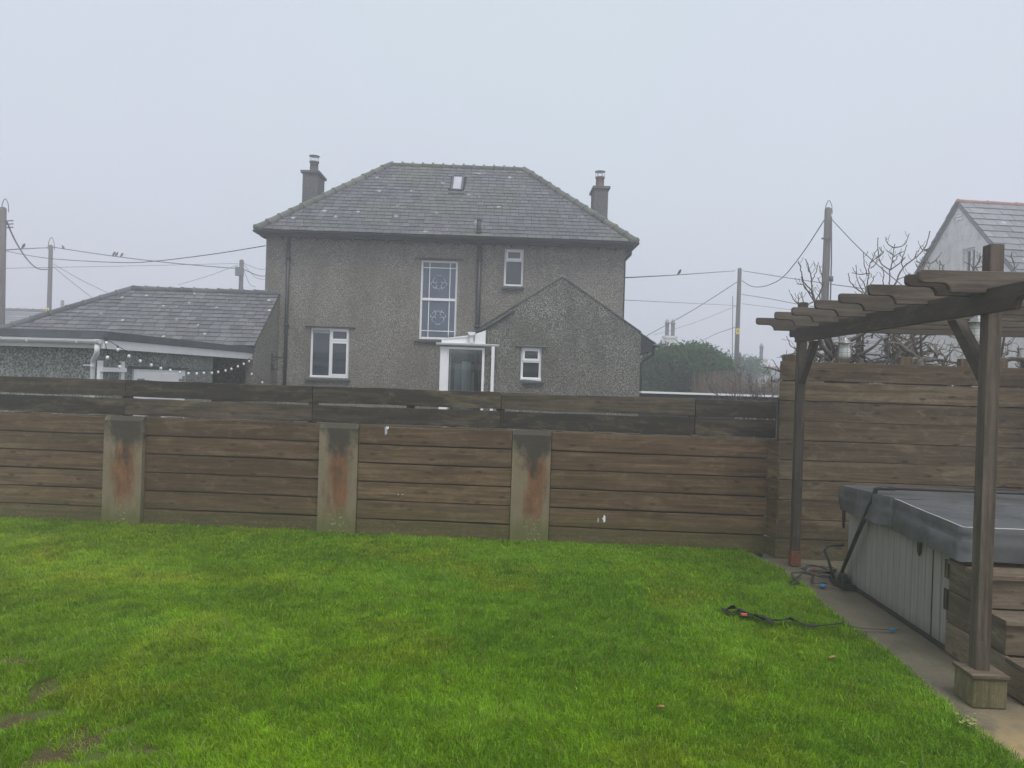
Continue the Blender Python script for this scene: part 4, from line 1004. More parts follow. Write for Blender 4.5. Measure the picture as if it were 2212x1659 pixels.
# windows of the main wall
def lintel(x0, y0, x1, y1, v, parent, up=True):
    a = HF.hv(x0, y0, v); b = HF.hv(x1, y1, v); z = (a[1] + b[1]) / 2; mb = MB()
    mb.prism(HF, [(v - .045, z), (v - .005, z + .03), (v - .002, z + .03), (v - .002, z), ], 0, a[0], b[0]); return mb.build('drip_moulding' , M['render'], parent)
def sill(o, v, parent, ex=.09, dx=0):
    mb = MB(); mb.prism(HF, [(v - .07, o[2] - .07), (v - .07, o[2] - .03), (v + .10, o[2] - .002), (v + .10, o[2] - .07)], 0, o[0] - ex + dx, o[1] + ex * .6 + dx); return mb.build('sill', M['slate_far'] if False else M['felt'], parent)
vw = .07
def window(o, v, label, hf=HF):
    mb = MB(); frame(mb, hf, v + vw, o, .05, .06); w_ = mb.build('window', M['white'], house, bevel=.004); w_['label'] = label; return w_
# stair window
w1 = window(W1, 0, 'tall leaded stair window with etched scroll ornaments')
mb = MB(); zt1 = HF.hv(946, 647, vw)[1]; mb.box(HF, W1[0] + .05, W1[1] - .05, vw - .003, vw + .06, zt1 - .03, zt1 + .03, 0); mb.build('transom', M['white'], w1, bevel=.003)
P1 = [W1[0] + .05, W1[1] - .05, W1[2] + .05, W1[3] - .05]; pane(HF, vw + .028, P1, M['pane_stair'], w1)
mb = MB(); xa = W1[0] + (W1[1] - W1[0]) * .235; xb = W1[0] + (W1[1] - W1[0]) * .79
for x_ in (xa, xb): mb.box(HF, x_ - .009, x_ + .009, vw + .018, vw + .027, P1[2], P1[3], 2)
for py in (578.5, 715): z = HF.hv(946, py, vw)[1]; mb.box(HF, P1[0], P1[1], vw + .0165, vw + .0275, z - .009, z + .009, 0)
mb.build('glazing_bars', M['white'], w1)
def scroll(cx, cz, flip, parent):
    mb = MB(); v = vw + .0245; s_ = .2
    def sp(x0, z0, r0, r1, a0, a1, n=16, w0=.010, w1_=.012):
        pts = []; rad = []
        for i in range(n + 1):
            f = i / n; a = R(a0 + (a1 - a0) * f); r = r0 + (r1 - r0) * f; pts.append((x0 + math.cos(a) * r, z0 + math.sin(a) * r))
        return pts
    for sx in (-1, 1):
        for pts in (sp(.42, .28, .40, .12, 100, -190) , sp(.55, -.35, .36, .1, 80, 400), sp(.30, -.75, .26, .09, 200, -60), sp(.12, .85, .16, .05, -30, 200), sp(.78, -.05, .22, .06, -80, 160)):
            q = [HF.pt(cx + sx * x * s_, v, cz + (-1 if flip else 1) * z * s_) for x, z in pts]
            mb.tube(q, [.003 + .008 * math.sin(math.pi * i / (len(q) - 1)) for i in range(len(q))], 5)
    mb.build('etched_scroll', M['etch'], parent)
c1 = HF.hv(948, 612, vw); c2 = HF.hv(946, 684, vw); scroll(c1[0], c1[1], False, w1); scroll(c2[0], c2[1], True, w1)
sill(W1, 0, w1); lintel(897, 558, 1000, 562, 0, w1)
# upper small window
w2 = window(W2, 0, 'small upper window with opening top light')
zt2 = HF.hv(1110, 594 - 22, vw)[1]; zt2 = HF.hv(1109, 563.5, vw)[1]
mb = MB(); mb.box(HF, W2[0] + .05, W2[1] - .05, vw, vw + .06, zt2 - .02, zt2 + .02, 0); mb.build('transom', M['white'], w2, bevel=.003)
mb = MB(); frame(mb, HF, vw - .02, [W2[0] + .04, W2[1] - .04, zt2 + .012, W2[3] - .03], .045, .05); mb.build('sash', M['white'], w2, bevel=.004)
pane(HF, vw + .02, [W2[0] + .05, W2[1] - .05, zt2, W2[3] - .05], M['pane'], w2); pane(HF, vw + .03, [W2[0] + .05, W2[1] - .05, W2[2] + .05, zt2 - .02], M['pane'], w2); sill(W2, 0, w2, .04)
# ground floor casement
w3 = window(W3, 0, 'white casement window with one fixed pane and two opening sashes')
xm = HF.hv(713, 760, vw)[0]; zm = HF.hv(735, 737, vw)[1]
mb = MB(); mb.box(HF, xm - .02, xm + .025, vw, vw + .06, W3[2] + .05, W3[3] - .05, 2); mb.box(HF, xm + .025, W3[1] - .05, vw, vw + .06, zm - .02, zm + .02, 0); mb.box(HF, W3[0], W3[1], vw - .03, vw - .002, W3[2], W3[2] + .04, 0); mb.build('mullion', M['white'], w3, bevel=.003)
for o in ([xm + .01, W3[1] - .03, zm + .005, W3[3] - .03], [xm + .01, W3[1] - .03, W3[2] + .045, zm - .008]):
    mb = MB(); frame(mb, HF, vw - .022, o, .05, .05); s_ = mb.build('sash', M['white'], w3, bevel=.004)
pane(HF, vw + .03, [W3[0] + .05, xm - .02, W3[2] + .05, W3[3] - .05], M['pane'], w3); pane(HF, vw + .018, [xm + .06, W3[1] - .07, zm + .05, W3[3] - .07], M['pane'], w3); pane(HF, vw + .018, [xm + .06, W3[1] - .07, W3[2] + .09, zm - .055], M['pane'], w3)
sill(W3, 0, w3); lintel(660, 704, 768, 708, 0, w3)
mb = MB(); mb.box(HF, W3[0] + .06, xm - .03, vw + .022, vw + .029, W3[3] - .13, W3[3] - .05); mb.build('blind', M['curtain'], w3)

# single storey extension with the gable end
VE = -2.35; ga = HF.hv(1215, 603, VE); gl_ = HF.hv(1028, 720, VE); gr_ = HF.hv(1385, 722, VE); gt = HF.hv(1416, 740, VE)
AU, AZ = ga; UR2 = gr_[0]; sl = (AZ - gr_[1]) / (UR2 - AU); ULx = AU - (UR2 - AU)
W4 = rect(HF, VE, 1125, 750, 1169.5, 820.5); ZRc = min(gr_[1], AZ - sl * (AU - ULx))
mb = MB(); wall_panel(mb, HF, VE, ULx, UR2, -.05, ZRc, [W4], .06)
mb.face([HF.pt(ULx, VE, ZRc), HF.pt(UR2, VE, ZRc), HF.pt(UR2, VE, ZRc + .05), HF.pt(AU, VE, AZ + .045), HF.pt(ULx, VE, ZRc + .035)])
quad(mb, (UR2, VE, -.05), (UR2, -.002, -.05), (UR2, -.002, ZRc), (UR2, VE, ZRc)); quad(mb, (ULx, -.002, -.05), (ULx, VE, -.05), (ULx, VE, ZRc), (ULx, -.002, ZRc))
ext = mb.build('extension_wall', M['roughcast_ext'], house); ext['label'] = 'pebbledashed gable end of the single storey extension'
mb = MB(); lnx = math.hypot(1, sl)
for sgn, ul in ((1, gt[0]), (-1, AU - (gt[0] - AU))):
    A2 = V(HF.U) * sgn; dn = (A2 - Z_ * sl) / lnx; Nn = (Z_ + A2 * sl) / lnx
    L2 = abs(ul - AU) * lnx; O2 = HF.pt(AU, VE + .008, AZ + .0)
    mb.obox(O2, dn, HF.W, Nn, 0, L2, 0.0, 2.335, .004, .02)
    slates(mb, HF.pt(AU, VE + .006 if sgn > 0 else -.002, AZ) + dn * L2 + Nn * .022, HF.W * sgn, -dn, Nn, lambda s_: 0, lambda s_: 2.34, L2, .18, .22)
er_ = mb.build('extension_roof', M['slate'], house)
mb = MB(); ridge(mb, HF.pt(AU, VE + .01, AZ + .0), HF.pt(AU, 0, AZ + .0), .3, .06); mb.build('ridge_tiles', M['ridge'], er_)
# right eave of the extension: boxed dark soffit, gutter end, swan neck
mb = MB(); zs_ = AZ - sl * (gt[0] - AU)
mb.prism(HF, [(UR2 + .002, ZRc - .01), (gt[0] - .06, zs_ + .0), (gt[0] - .06, zs_ - .16), (gt[0] - .13, zs_ - .19), (UR2 + .12, zs_ - .17), (UR2 + .05, zs_ - .23), (UR2 + .002, zs_ - .2)], 1, VE + .0, -.004); mb.build('bargeboard', M['soffit'], house)
mb = MB(); gutter(mb, HF.pt(gt[0] + .03, VE - .06, zs_ - .02), HF.pt(gt[0] + .03, -.01, zs_ - .02)); mb.tube([HF.pt(gt[0] - .02, VE + .1, zs_ - .06), HF.pt(gt[0] - .02, VE + .1, zs_ - .22), HF.pt(UR2 + .04, VE + .1, zs_ - .40), HF.pt(UR2 + .04, VE + .1, 0)], .032, 8); mb.build('gutter', M['pipe'], house)
# dark verge pipe on the left of the gable
va_ = HF.hv(1110, 668, VE - .03); vb_ = HF.hv(1032, 714, VE - .03); mb = MB(); mb.tube([HF.pt(va_[0], VE - .03, va_[1] - .03), HF.pt(vb_[0] + .12, VE - .03, vb_[1] + .03), HF.pt(vb_[0], VE - .03, vb_[1] - .04)], .028, 8); mb.build('cable_conduit', M['pipe'], house)
w4 = window(W4, VE - .02, 'small kitchen window in the gable wall'); v4 = VE - .02 + vw
zt4 = HF.hv(1147, 781, v4)[1]
mb = MB(); mb.box(HF, W4[0] + .05, W4[1] - .05, v4 - .01, v4 + .05, zt4 - .022, zt4 + .022, 0); mb.build('transom', M['white'], w4, bevel=.003); mb = MB(); mb.box(HF, W4[0] - .01, W4[1] + .005, v4 - .05, v4 - .002, W4[2] - .02, W4[2] + .035, 0); mb.build('window_board', M['white'], w4, bevel=.003)
mb = MB(); frame(mb, HF, v4 - .02, [W4[0] + .03, W4[1] - .03, zt4 + .01, W4[3] - .03], .05, .05); mb.build('sash', M['white'], w4, bevel=.004)
pane(HF, v4 + .02, [W4[0] + .05, W4[1] - .05, zt4 + .02, W4[3] - .05], M['pane_dark'], w4); pane(HF, v4 + .025, [W4[0] + .05, W4[1] - .05, W4[2] + .05, zt4 - .02], M['pane_dark'], w4)
sill(W4, VE, w4, .02, .06); lintel(1113, 747, 1183, 751, VE, w4)

# thin slate verge showing along the gable
mb = MB()
for sg in (-1, 1):
    a0_ = (AU, AZ + .045); b0_ = (ULx if sg < 0 else UR2, ZRc + .035)
    mb.prism(HF, [a0_, b0_, (b0_[0], b0_[1] + .022), (a0_[0], a0_[1] + .022)], 1, VE - .018, VE + .1)
mb.build('verge', M['slate'], er_)
# white glazed porch in the corner
VP = VE - .06
pg = MB(); a = HF.hv(951, 760, VP)[0]; b = HF.hv(1047, 760, VP)[0]; zt = HF.hv(1000, 750, VP)[1]; xg0 = HF.hv(965.5, 800, VP)[0]; xg1 = HF.hv(1040.5, 800, VP)[0]
pg.box(HF, a, xg0, VP, VP + .07, 0, zt, 2); pg.box(HF, xg1, b, VP, VP + .07, 0, zt, 2); pg.box(HF, xg0, xg1, VP + .003, VP + .067, zt - .045, zt, 0); pg.box(HF, xg0, xg1, VP + .003, VP + .067, 0, .25, 0)
pg.box(HF, xg0 - .0, xg0 + .03, VP + .015, VP + .055, .25, zt - .045, 2)
pg.box(HF, a, a + .07, VP + .07, -.01, zt - .07, zt, 1); pg.box(HF, a, a + .07, -.08, -.01, 0, zt - .07, 2); pg.box(HF, a + .002, a + .068, VP + .07, -.08, 0, .6, 1)
porch = pg.build('porch', M['white'], house, bevel=.005); porch['label'] = 'white framed glazed porch in the corner'
pane(HF, VP + .03, [xg0 + .03, xg1, .25, zt - .045], M['clear'], porch); mb = MB(); mb.box(HF, a + .03, a + .038, VP + .07, -.08, .6, zt - .07); mb.build('pane', M['clear'], porch)
mb = MB(); ga_ = HF.hv(942, 742, VP - .06); gb_ = HF.hv(1078.5, 748, VP - .06); gz = (ga_[1] + gb_[1]) / 2
gutter(mb, HF.pt(ga_[0], VP - .06, gz + .03), HF.pt(gb_[0], VP - .06, gz + .03), .05); dx = HF.hv(1064, 800, VP - .05)[0]
mb.box(HF, dx - .032, dx + .032, VP - .09, VP - .03, 0, gz - .01, 2); mb.build('white_gutter', M['white'], porch, bevel=.003)
mb = MB(); fa = HF.hv(954, 733, VP)[1]; f0 = HF.hv(954, 733, VP); f1 = HF.hv(1024, 723, VP); 
mb.prism(HF, [(f0[0], gz + .03), (f1[0] + .02, gz + .03), (f1[0] + .02, f1[1]), (f0[0], f0[1])], 1, VP - .01, VP + .02); mb.prism(HF, [(f0[0] + .01, gz + .05 + .07), (f1[0] + .02, gz + .17), (f1[0] + .02, f1[1] + .004), (f0[0] + .01, f0[1] + .004)], 1, VP - .022, VP - .012)
h0 = HF.hv(1026, 722, VP); h1 = HF.hv(1048, 716, VP); h2 = HF.hv(1049, 745, VP); h3 = HF.hv(1028, 719, VP)
mb.prism(HF, [(h0[0], gz + .03), (b + .01, gz + .03), (b + .01, h1[1] + .02), (h0[0], h0[1] - .0)], 1, VP - .045, VP - .024)
hp = HF.hv(1019, 730, VP)[0]; hz_ = HF.hv(1019, 718, VP)[1]; mb.box(HF, hp - .035, hp + .035, VP - .09, VP - .03, gz + .04, hz_ - .07, 2); mb.prism(HF, [(hp - .05, hz_ - .07), (hp + .05, hz_ - .07), (hp + .085, hz_), (hp - .085, hz_)], 1, VP - .12, VP - .025)
mb.build('white_fascia', M['white'], porch, bevel=.003)
mb = MB(); mb.prism(HF, [(VP, zt + .01), (VP, zt + .05), (-.005, zt + .38), (-.005, zt + .33)], 0, a, b + .03); mb.build('porch_roof', M['clear'], porch)
# things seen through the porch glass
ins = MB(); ins.box(HF, xg0 + .2, xg0 + .42, -.35, -.02, .9, zt - .25, 2); ins.box(HF, xg0 + .44, xg0 + .49, -.35, -.02, .9, zt - .5, 2); ins.box(HF, xg0 + .25, b, -1.3, -.9, .85, .9, 0); ins.build('inner_door', M['white'], porch)
ins = MB(); ins.box(HF, xg0 + .01, xg1 + .05, -.014, -.004, .25, zt - .3, 0); ins.build('brightening_panel', M['curtain'], porch)  # pale panel added to lighten the view through the porch glass
basket = MB(); bc = HF.pt(xg0 + .35, VP + .35, 1.0); basket.lathe(bc, [(0, 0), (.10, 0), (.13, .16), (.12, .16), (.09, .02), (0, .02)], 12); tag(basket.build('basket', M['curtain'], loc=bc), 'pale basket standing behind the glass of the porch', 'basket')
pl = empty('house_plant', HF.pt(xg0 + .2, VP + .3, .95), 'dark leafy houseplant behind the porch glass', 'plant')
mb = MB()
for k in range(120):
    p = HF.pt(xg0 + .2, VP + .3, 1.1) + V((random.gauss(0, .07), random.gauss(0, .07), random.gauss(0, .06))); d = V((random.gauss(0, 1), random.gauss(0, 1), random.gauss(0, 1))).normalized() * .03; e = d.orthogonal().normalized() * .015; mb.face([p - d, p + e, p + d, p - e])
mb.build('leaves', M['leaf'], pl)
pt_ = MB(); pt_.lathe(HF.pt(xg0 + .2, VP + .3, .9), [(0, 0), (.06, 0), (.08, .14), (.0, .13)], 12); pt_.build('pot', M['clay'], pl)
tb_ = MB(); tb_.box(HF, xg0 + .05, xg1 - .05, VP + .12, VP + .5, .84, .88); 
for q in ((xg0 + .07, VP + .14), (xg1 - .11, VP + .14), (xg0 + .07, VP + .44), (xg1 - .11, VP + .44)): tb_.box(HF, q[0], q[0] + .04, q[1], q[1] + .04, 0, .84, 2)
tag(tb_.build('porch_table', M['white']), 'white table inside the glazed porch', 'table')

# ================================================================== slate roofed outbuilding on the left
SD = 16.2; OBF = HF
obld = empty('outbuilding', at(450, 820, 16.5) - Z_ * at(450, 820, 16.5).z, 'single storey outbuilding with low hipped slate roof flecked with lichen', 'outbuilding')
uo = (HF.hv(605, 632, -.02)[0] + HF.hv(549, 745, -1.8)[0]) / 2
zr_ = HF.hv(600, 634, -.02)[1]; zl_ = HF.hv(549, 748, -1.8)[1]; ur0 = HF.hv(287, 616, -.02)[0]
mb = MB(); ll = math.hypot(1.78, zr_ - zl_); cc_, ss_ = 1.78 / ll, (zr_ - zl_) / ll
hipx = 2.45
S3 = HF.W * cc_ + Z_ * ss_; N3 = Z_ * cc_ - HF.W * ss_; O3 = HF.pt(uo, -1.8, zl_)
slates(mb, O3, HF.U, S3, N3, lambda s_: -(uo - ur0) - hipx * (1 - s_ / ll), lambda s_: 0, ll, .155, .24, tilt=.014)
# hip end and rear slope
OW = HF.pt(ur0 - hipx, 1.76, zl_); l4 = math.hypot(hipx, zr_ - zl_)
slates(mb, OW, -HF.W, HF.U * (hipx / l4) + Z_ * ((zr_ - zl_) / l4), -HF.U * ((zr_ - zl_) / l4) + Z_ * (hipx / l4), lambda s_: 1.78 * s_ / l4, lambda s_: 3.56 - 1.78 * s_ / l4, l4, .19, .26)
uh = UL_ - .0
slates(mb, HF.pt(uh, 1.76, zl_), -HF.U, -HF.W * cc_ + Z_ * ss_, Z_ * cc_ + HF.W * ss_, lambda s_: 0, lambda s_: (uh - ur0) + hipx * (1 - s_ / ll), ll, .2, .3)
d2 = Z_ * .02
g1 = [HF.pt(ur0 - hipx, -1.8, zl_) - d2, HF.pt(uo, -1.8, zl_) - d2, HF.pt(uo, -.02, zr_) - d2, HF.pt(ur0, -.02, zr_) - d2, HF.pt(ur0 - hipx, 1.76, zl_) - d2, HF.pt(uh, 1.76, zl_) - d2, HF.pt(uh, -.02, zr_) - d2]
mb.face([g1[0], g1[1], g1[2], g1[3]], col=(0, 0, -1)); mb.face([g1[4], g1[0], g1[3]], col=(0, 0, -1)); mb.face([g1[5], g1[4], g1[3], g1[6]], col=(0, 0, -1))
rf = mb.build('roof', M['slate_low'], obld)
mb = MB(); ridge(mb, HF.pt(ur0, -.02, zr_ - .01), HF.pt(uo - .05, -.02, zr_ - .01), .29, .075, .018); ridge(mb, HF.pt(ur0 - hipx, -1.8, zl_ - .0), HF.pt(ur0, -.02, zr_ - .01), .36, .085, .015); ridge(mb, HF.pt(ur0 - hipx, 1.76, zl_), HF.pt(ur0, -.02, zr_ - .01), .36, .085, .015); mb.build('ridge_tiles', M['slate_low'], rf)
mb = MB()
mb.prism(HF, [(-1.66, -.05), (-.003, -.05), (-.003, zr_ - .05), (-1.66, zl_ + .06)], 0, uo - .22, uo - .012); mb.box(HF, ur0 - hipx + .15, uo - .23, .5, .7, 0, zl_, 0); mb.box(HF, ur0 - hipx + .12, ur0 - hipx + .3, -1.6, 1.6, 0, zl_ - .02, 1)
mb.box(HF, uo - 1.1, uo - .23, -.9, -.75, 0, zl_ - .1)
ow = mb.build('wall', M['roughcast'], obld)
# iron bracket lights on the end wall
for (px, py, lab) in ((588, 771, 'upper'), (587, 790, 'lower')):
    v_, z_ = HF.hu(px, py, uo); fx = empty('wall_bracket', HF.pt(uo, v_, z_), 'dark metal bracket, %s of two on the outbuilding end wall' % lab, 'bracket', 'brackets on the outbuilding end wall')
    mb = MB(); mb.box(HF, uo - .012, uo + .015, v_ - .03, v_ + .03, z_ - .1, z_ + .08, 2)
    if lab == 'upper': mb.box(HF, uo + .015, uo + .24, v_ - .05, v_ + .05, z_ - .02, z_ + .01, 0); mb.tube([HF.pt(uo + .01, v_, z_ - .09), HF.pt(uo + .16, v_, z_ - .02)], .008, 6)
    else: mb.lathe(HF.pt(uo + .08, v_, z_ - .06), [(0, .09), (.03, .085), (.05, .03), (.085, -.02), (.08, -.025), (0, .02)], 12)
    mb.build('bracket_arm' if lab == 'upper' else 'lamp_shade', M['pipe'], fx)

# ================================================================== flat roofed garage, front left
gar = empty('garage', SF.pt(-2, 0, 0), 'flat roofed pebbledash garage with deep white fascia and white gutter', 'garage')
zt0 = SF.hv(200, 714, 0)[1]; zb0 = SF.hv(120, 750, 0)[1]; SL = 5.42; ucor = SF.hv(226, 735, 0)[0]
UF = ucor
mb = MB(); mb.box(SF, -9, UF + .02, -.02, SL, zt0 - .03, zt0, 0); mb.box(SF, -9, UF + .03, -.03, .03, zt0 - .12, zt0 - .002, 0); mb.box(SF, UF - .03, UF + .03, .031, SL + .0, zt0 - .12, zt0 - .002, 1); mb.build('flat_roof', M['felt'], gar, bevel=.006)
mb = MB(); mb.box(SF, -9, UF, -.004, .02, zb0, zt0 - .121, 0); mb.box(SF, UF - .02, UF + .002, .021, SL, zb0, zt0 - .121, 1); mb.box(SF, -9, UF - .03, .02, .2, zb0 + .003, zb0 + .018, 0); mb.build('fascia_board', M['fascia'], gar, bevel=.003)
o4 = SF.hu(457, 800, UF - .16)[0]
op = SF.hu(285, 797, UF - .16); op2 = SF.hu(395, 800, UF - .16)
mb = MB()
mb.box(SF, -9, UF - .14, .16, .34, -.05, zb0 + .04, 0)
mb.box(SF, UF - .34, UF - .14, .342, o4, -.05, zb0 + .04, 1)
mb.box(SF, -2.2, -2.05, o4, SL + 1, 0, zb0 + .03, 1); mb.box(SF, -2.04, UF - .35, o4 - .2, o4 - .003, 0, zb0, 0); mb.build('wall', M['roughcast_green'], gar)
mb = MB(); mb.box(SF, -2.5, UF - .03, o4 + .01, SL, zb0 + .022, zb0 + .04); mb.build('passage_ceiling', M['interior'], gar)
# white gutter and swan-necked downpipe
mb = MB(); gutter(mb, SF.pt(-8.9, -.075, zt0 - .135), SF.pt(UF - .03, -.075, zt0 - .135), .062); gutter(mb, SF.pt(UF - .25, -.076, zt0 - .134), SF.pt(UF - .02, -.076, zt0 - .134), .068)
for k in range(9): mb.box(SF, UF - .35 - k * .75, UF - .335 - k * .75, -.13, -.005, zt0 - .19, zt0 - .14)
mb.build('gutter', M['fascia'], gar)
dxx = SF.hv(210, 745, -.07)[0]; dx2 = SF.hv(200, 790, .1)[0]; mb = MB(); zg = zt0 - .19
mb.tube([SF.pt(dxx, -.075, zg), SF.pt(dxx, -.075, zb0 - .02), SF.pt(dxx - .01, -.06, zb0 - .07), SF.pt((dxx + dx2) / 2, .02, zb0 - .12), SF.pt(dx2 + .01, .09, zb0 - .17), SF.pt(dx2, .11, zb0 - .22), SF.pt(dx2, .11, 0)], .036, 14)
for p, z in ((dxx, zb0 + .06), ): mb.tube([SF.pt(p, -.075, z), SF.pt(p, -.075, z + .07)], .042, 14)
mb.tube([SF.pt(dx2, .11, zb0 - .29), SF.pt(dx2, .11, zb0 - .23)], .042, 14); mb.box(SF, dx2 - .16, dx2 + .02, .12, .158, zb0 - .26, zb0 - .235); mb.build('downpipe', M['white'], gar)
# small white shutter door
us_ = UF - .14
dv0, dz1 = SF.hu(285, 797, us_); dv1, _ = SF.hu(396, 800, us_)
dr = MB(); dr.box(SF, us_ + .002, us_ + .04, dv0, dv1, dz1 - .95, dz1, 1); dro = dr.build('shutter_door', M['fascia'], gar, bevel=.004)
dd = MB(); t = .05
for (a1_, b1_) in ((dv0 + .05, (dv0 + dv1) / 2 - .01), ((dv0 + dv1) / 2 + .01, dv1 - .05)): dd.box(SF, us_ + .042, us_ + .055, a1_, b1_, dz1 - .9, dz1 - .06, 1)
dd.build('door_leaf', M['white'], dro, bevel=.004)
hh = MB(); hh.box(SF, us_ + .056, us_ + .066, dv0 + .06, dv0 + .26, dz1 - .19, dz1 - .15, 1); hh.build('hinge', M['steel'], dro, bevel=.002); hh = MB(); hh.box(SF, us_ + .056, us_ + .066, dv1 - .26, dv1 - .06, dz1 - .19, dz1 - .15, 1); hh.box(SF, us_ + .056, us_ + .072, dv1 - .14, dv1 - .08, dz1 - .25, dz1 - .1, 2); hh.build('hinge', M['steel'], dro, bevel=.002)
dl = MB(); dl.box(SF, us_ + .001, us_ + .06, dv0 - .1, dv1 + .1, dz1 + .02, dz1 + .045, 1); dl.build('door_lintel', M['felt'], gar)
# white timber rack on the wall
r1 = SF.hu(209, 790, us_); r2 = SF.hu(266, 803, us_); rk = empty('wall_rack', SF.pt(us_, r1[0], r1[1]), 'white timber rail with two uprights fixed beside the downpipe', 'rack')
mb = MB(); zc_ = (r1[1] + SF.hu(209, 805, us_)[1]) / 2
mb.box(SF, us_ + .045, us_ + .07, r1[0] + .02, r2[0] - .02, zc_ - .035, zc_ + .03, 1); mb.build('rail', M['white'], rk, bevel=.003)
for vv_ in (r1[0], r2[0] - .12): mb = MB(); mb.box(SF, us_ + .002, us_ + .044, vv_, vv_ + .09, zc_ - .15, zc_ + .13, 2); mb.build('upright', M['white'], rk, bevel=.003)

# string lights from the gutter corner to the far end of the fascia
sl_ = empty('string_lights', SF.pt(UF + .05, .1, zt0 - .2), 'festoon string of white bulbs sagging along the garage side', 'string lights')
zA = lambda x, y: (x * .2976, 384 + y * .2976)
def sp_(x, y): v_, z_ = SF.hu(*zA(x, y), UF + .06); return SF.pt(UF + .06, v_, z_)
A1 = [(770, 1200), (855, 1248), (935, 1295), (1017, 1330), (1097, 1360), (1167, 1383), (1235, 1398), (1303, 1412), (1367, 1420), (1427, 1422), (1478, 1417), (1537, 1417), (1583, 1410), (1636, 1400), (1678, 1388), (1725, 1370), (1768, 1352), (1807, 1332)]
B1 = [(752, 1185), (780, 1305), (868, 1372)]
C1 = [(1835, 1300), (1826, 1424)]
def bulbs(pts, hang):
    cb3 = MB(); cb3.tube([sp_(x, y) + Z_ * .055 for x, y in pts], .005, 5); cb3.build('flex', M['cable'], sl_)
    for (x, y) in hang:
        p = sp_(x, y); mb = MB(); mb.lathe(p, [(0, .055), (.014, .055), (.016, .03), (.012, .028)], 8); h = mb.build('lamp_holder', M['black'], sl_)
        mb = MB(); mb.lathe(p, [(.010, .03), (.021, .014), (.026, -.002), (.021, -.018), (.010, -.027), (0, -.029)], 12); mb.build('bulb', M['bulb'], sl_)
bulbs([(752, 1170)] + A1 + [(1835, 1318)], A1); bulbs(B1, B1[1:]); bulbs(C1 + [(1903, 1485), (2000, 1500)], C1[1:] + [(1903, 1485)])
# ================================================================== low dark shed roof beyond the fence, right of the house
sh = empty('coped_wall', at(1530, 850, 13) - Z_ * at(1530, 850, 13).z, 'low dark wall with a thin white coping right of the grey house', 'wall')
KF = Fr(0, 12.6, -1.0)
a = KF.hv(1386, 845, 0); b = KF.hv(1676, 852, 0); zk = a[1]
mb = MB(); mb.box(KF, a[0], b[0] + 1.4, 0, .14, 0, zk - .033, 0); mb.build('wall_face', M['pipe'], sh)
mb = MB(); mb.box(KF, a[0] - .01, b[0] + 1.42, -.02, .15, zk - .032, zk, 0); mb.build('coping', M['white'], sh)

# ================================================================== right hand white house
WF0 = at(2071.5, 440, 20.0)
WF = Fr(WF0.x, WF0.y, -4.7); AZ2 = WF0.z
near = WF.hu(2146, 530, 0); far_ = WF.hu(1990, 581, 0)
s1 = (AZ2 - near[1]) / (0 - near[0]) if near[0] < 0 else 1; s1 = abs((AZ2 - near[1]) / near[0]); s2 = abs((AZ2 - far_[1]) / far_[0])
wh = empty('white_house', WF.pt(3, 0, 0), 'white rendered house with steep slate roof and red ridge tiles beyond the tall fence', 'house')
HWd = 3.1; LW = 9
mb = MB(); z1_, z2_ = AZ2 - s1 * HWd, AZ2 - s2 * HWd
wq = lambda *q: mb.face([WF.pt(*p) for p in q])
wv0, wz1 = WF.hu(2079.6, 539, 0); wv1, _ = WF.hu(2106, 545, 0); wlo, whi = min(wv0, wv1), max(wv0, wv1); wz0 = wz1 - 1.0
def zr(v_): return AZ2 - (s1 if v_ < 0 else s2) * abs(v_)
vs_ = sorted([-HWd, wlo, whi, 0, HWd]) if not (wlo < 0 < whi) else sorted([-HWd, wlo, 0, whi, HWd])
for i in range(len(vs_) - 1):
    p, q = vs_[i], vs_[i + 1]
    if wlo - 1e-6 <= p and q <= whi + 1e-6:
        wq((0, q, -.05), (0, p, -.05), (0, p, wz0), (0, q, wz0)); wq((0, q, wz1), (0, p, wz1), (0, p, zr(p)), (0, q, zr(q)))
    else: wq((0, q, -.05), (0, p, -.05), (0, p, zr(p)), (0, q, zr(q)))
wq((0, wlo, wz0), (.14, wlo, wz0), (.14, wlo, wz1), (0, wlo, wz1)); wq((0, whi, wz0), (0, whi, wz1), (.14, whi, wz1), (.14, whi, wz0)); wq((0, wlo, wz1), (.14, wlo, wz1), (.14, whi, wz1), (0, whi, wz1)); wq((0, wlo, wz0), (0, whi, wz0), (.14, whi, wz0), (.14, wlo, wz0))
wq((0, -HWd, -.05), (LW, -HWd, -.05), (LW, -HWd, z1_), (0, -HWd, z1_)); wq((LW, HWd, -.05), (0, HWd, -.05), (0, HWd, z2_), (LW, HWd, z2_)); wq((LW, -HWd, -.05), (LW, HWd, -.05), (LW, HWd, z2_), (LW, 0, AZ2), (LW, -HWd, z1_))
mb.build('wall', M['whitewash'], wh)
mb = MB(); mb.box(WF, .12, .16, wlo, whi, wz0, wz1); wn = mb.build('window', M['pane'], wh)
mb = MB()
for (p, q, r_, t_) in ((wlo, wlo + .06, wz0, wz1), (whi - .06, whi, wz0, wz1), ((wlo + whi) / 2 - .03, (wlo + whi) / 2 + .03, wz0, wz1 - .061), (wlo + .061, whi - .061, wz1 - .06, wz1)): mb.box(WF, .08, .118, p, q, r_, t_, 2)
mb.build('window_frame', M['white'], wn)
v_, z_ = WF.hu(2073, 466, 0); mb = MB()
for k in range(3): mb.box(WF, -.02, -.002, v_ - .12, v_ + .12, z_ - .12 + k * .09, z_ - .06 + k * .09)
mb.build('air_vent', M['fascia'], wh)
mb = MB()
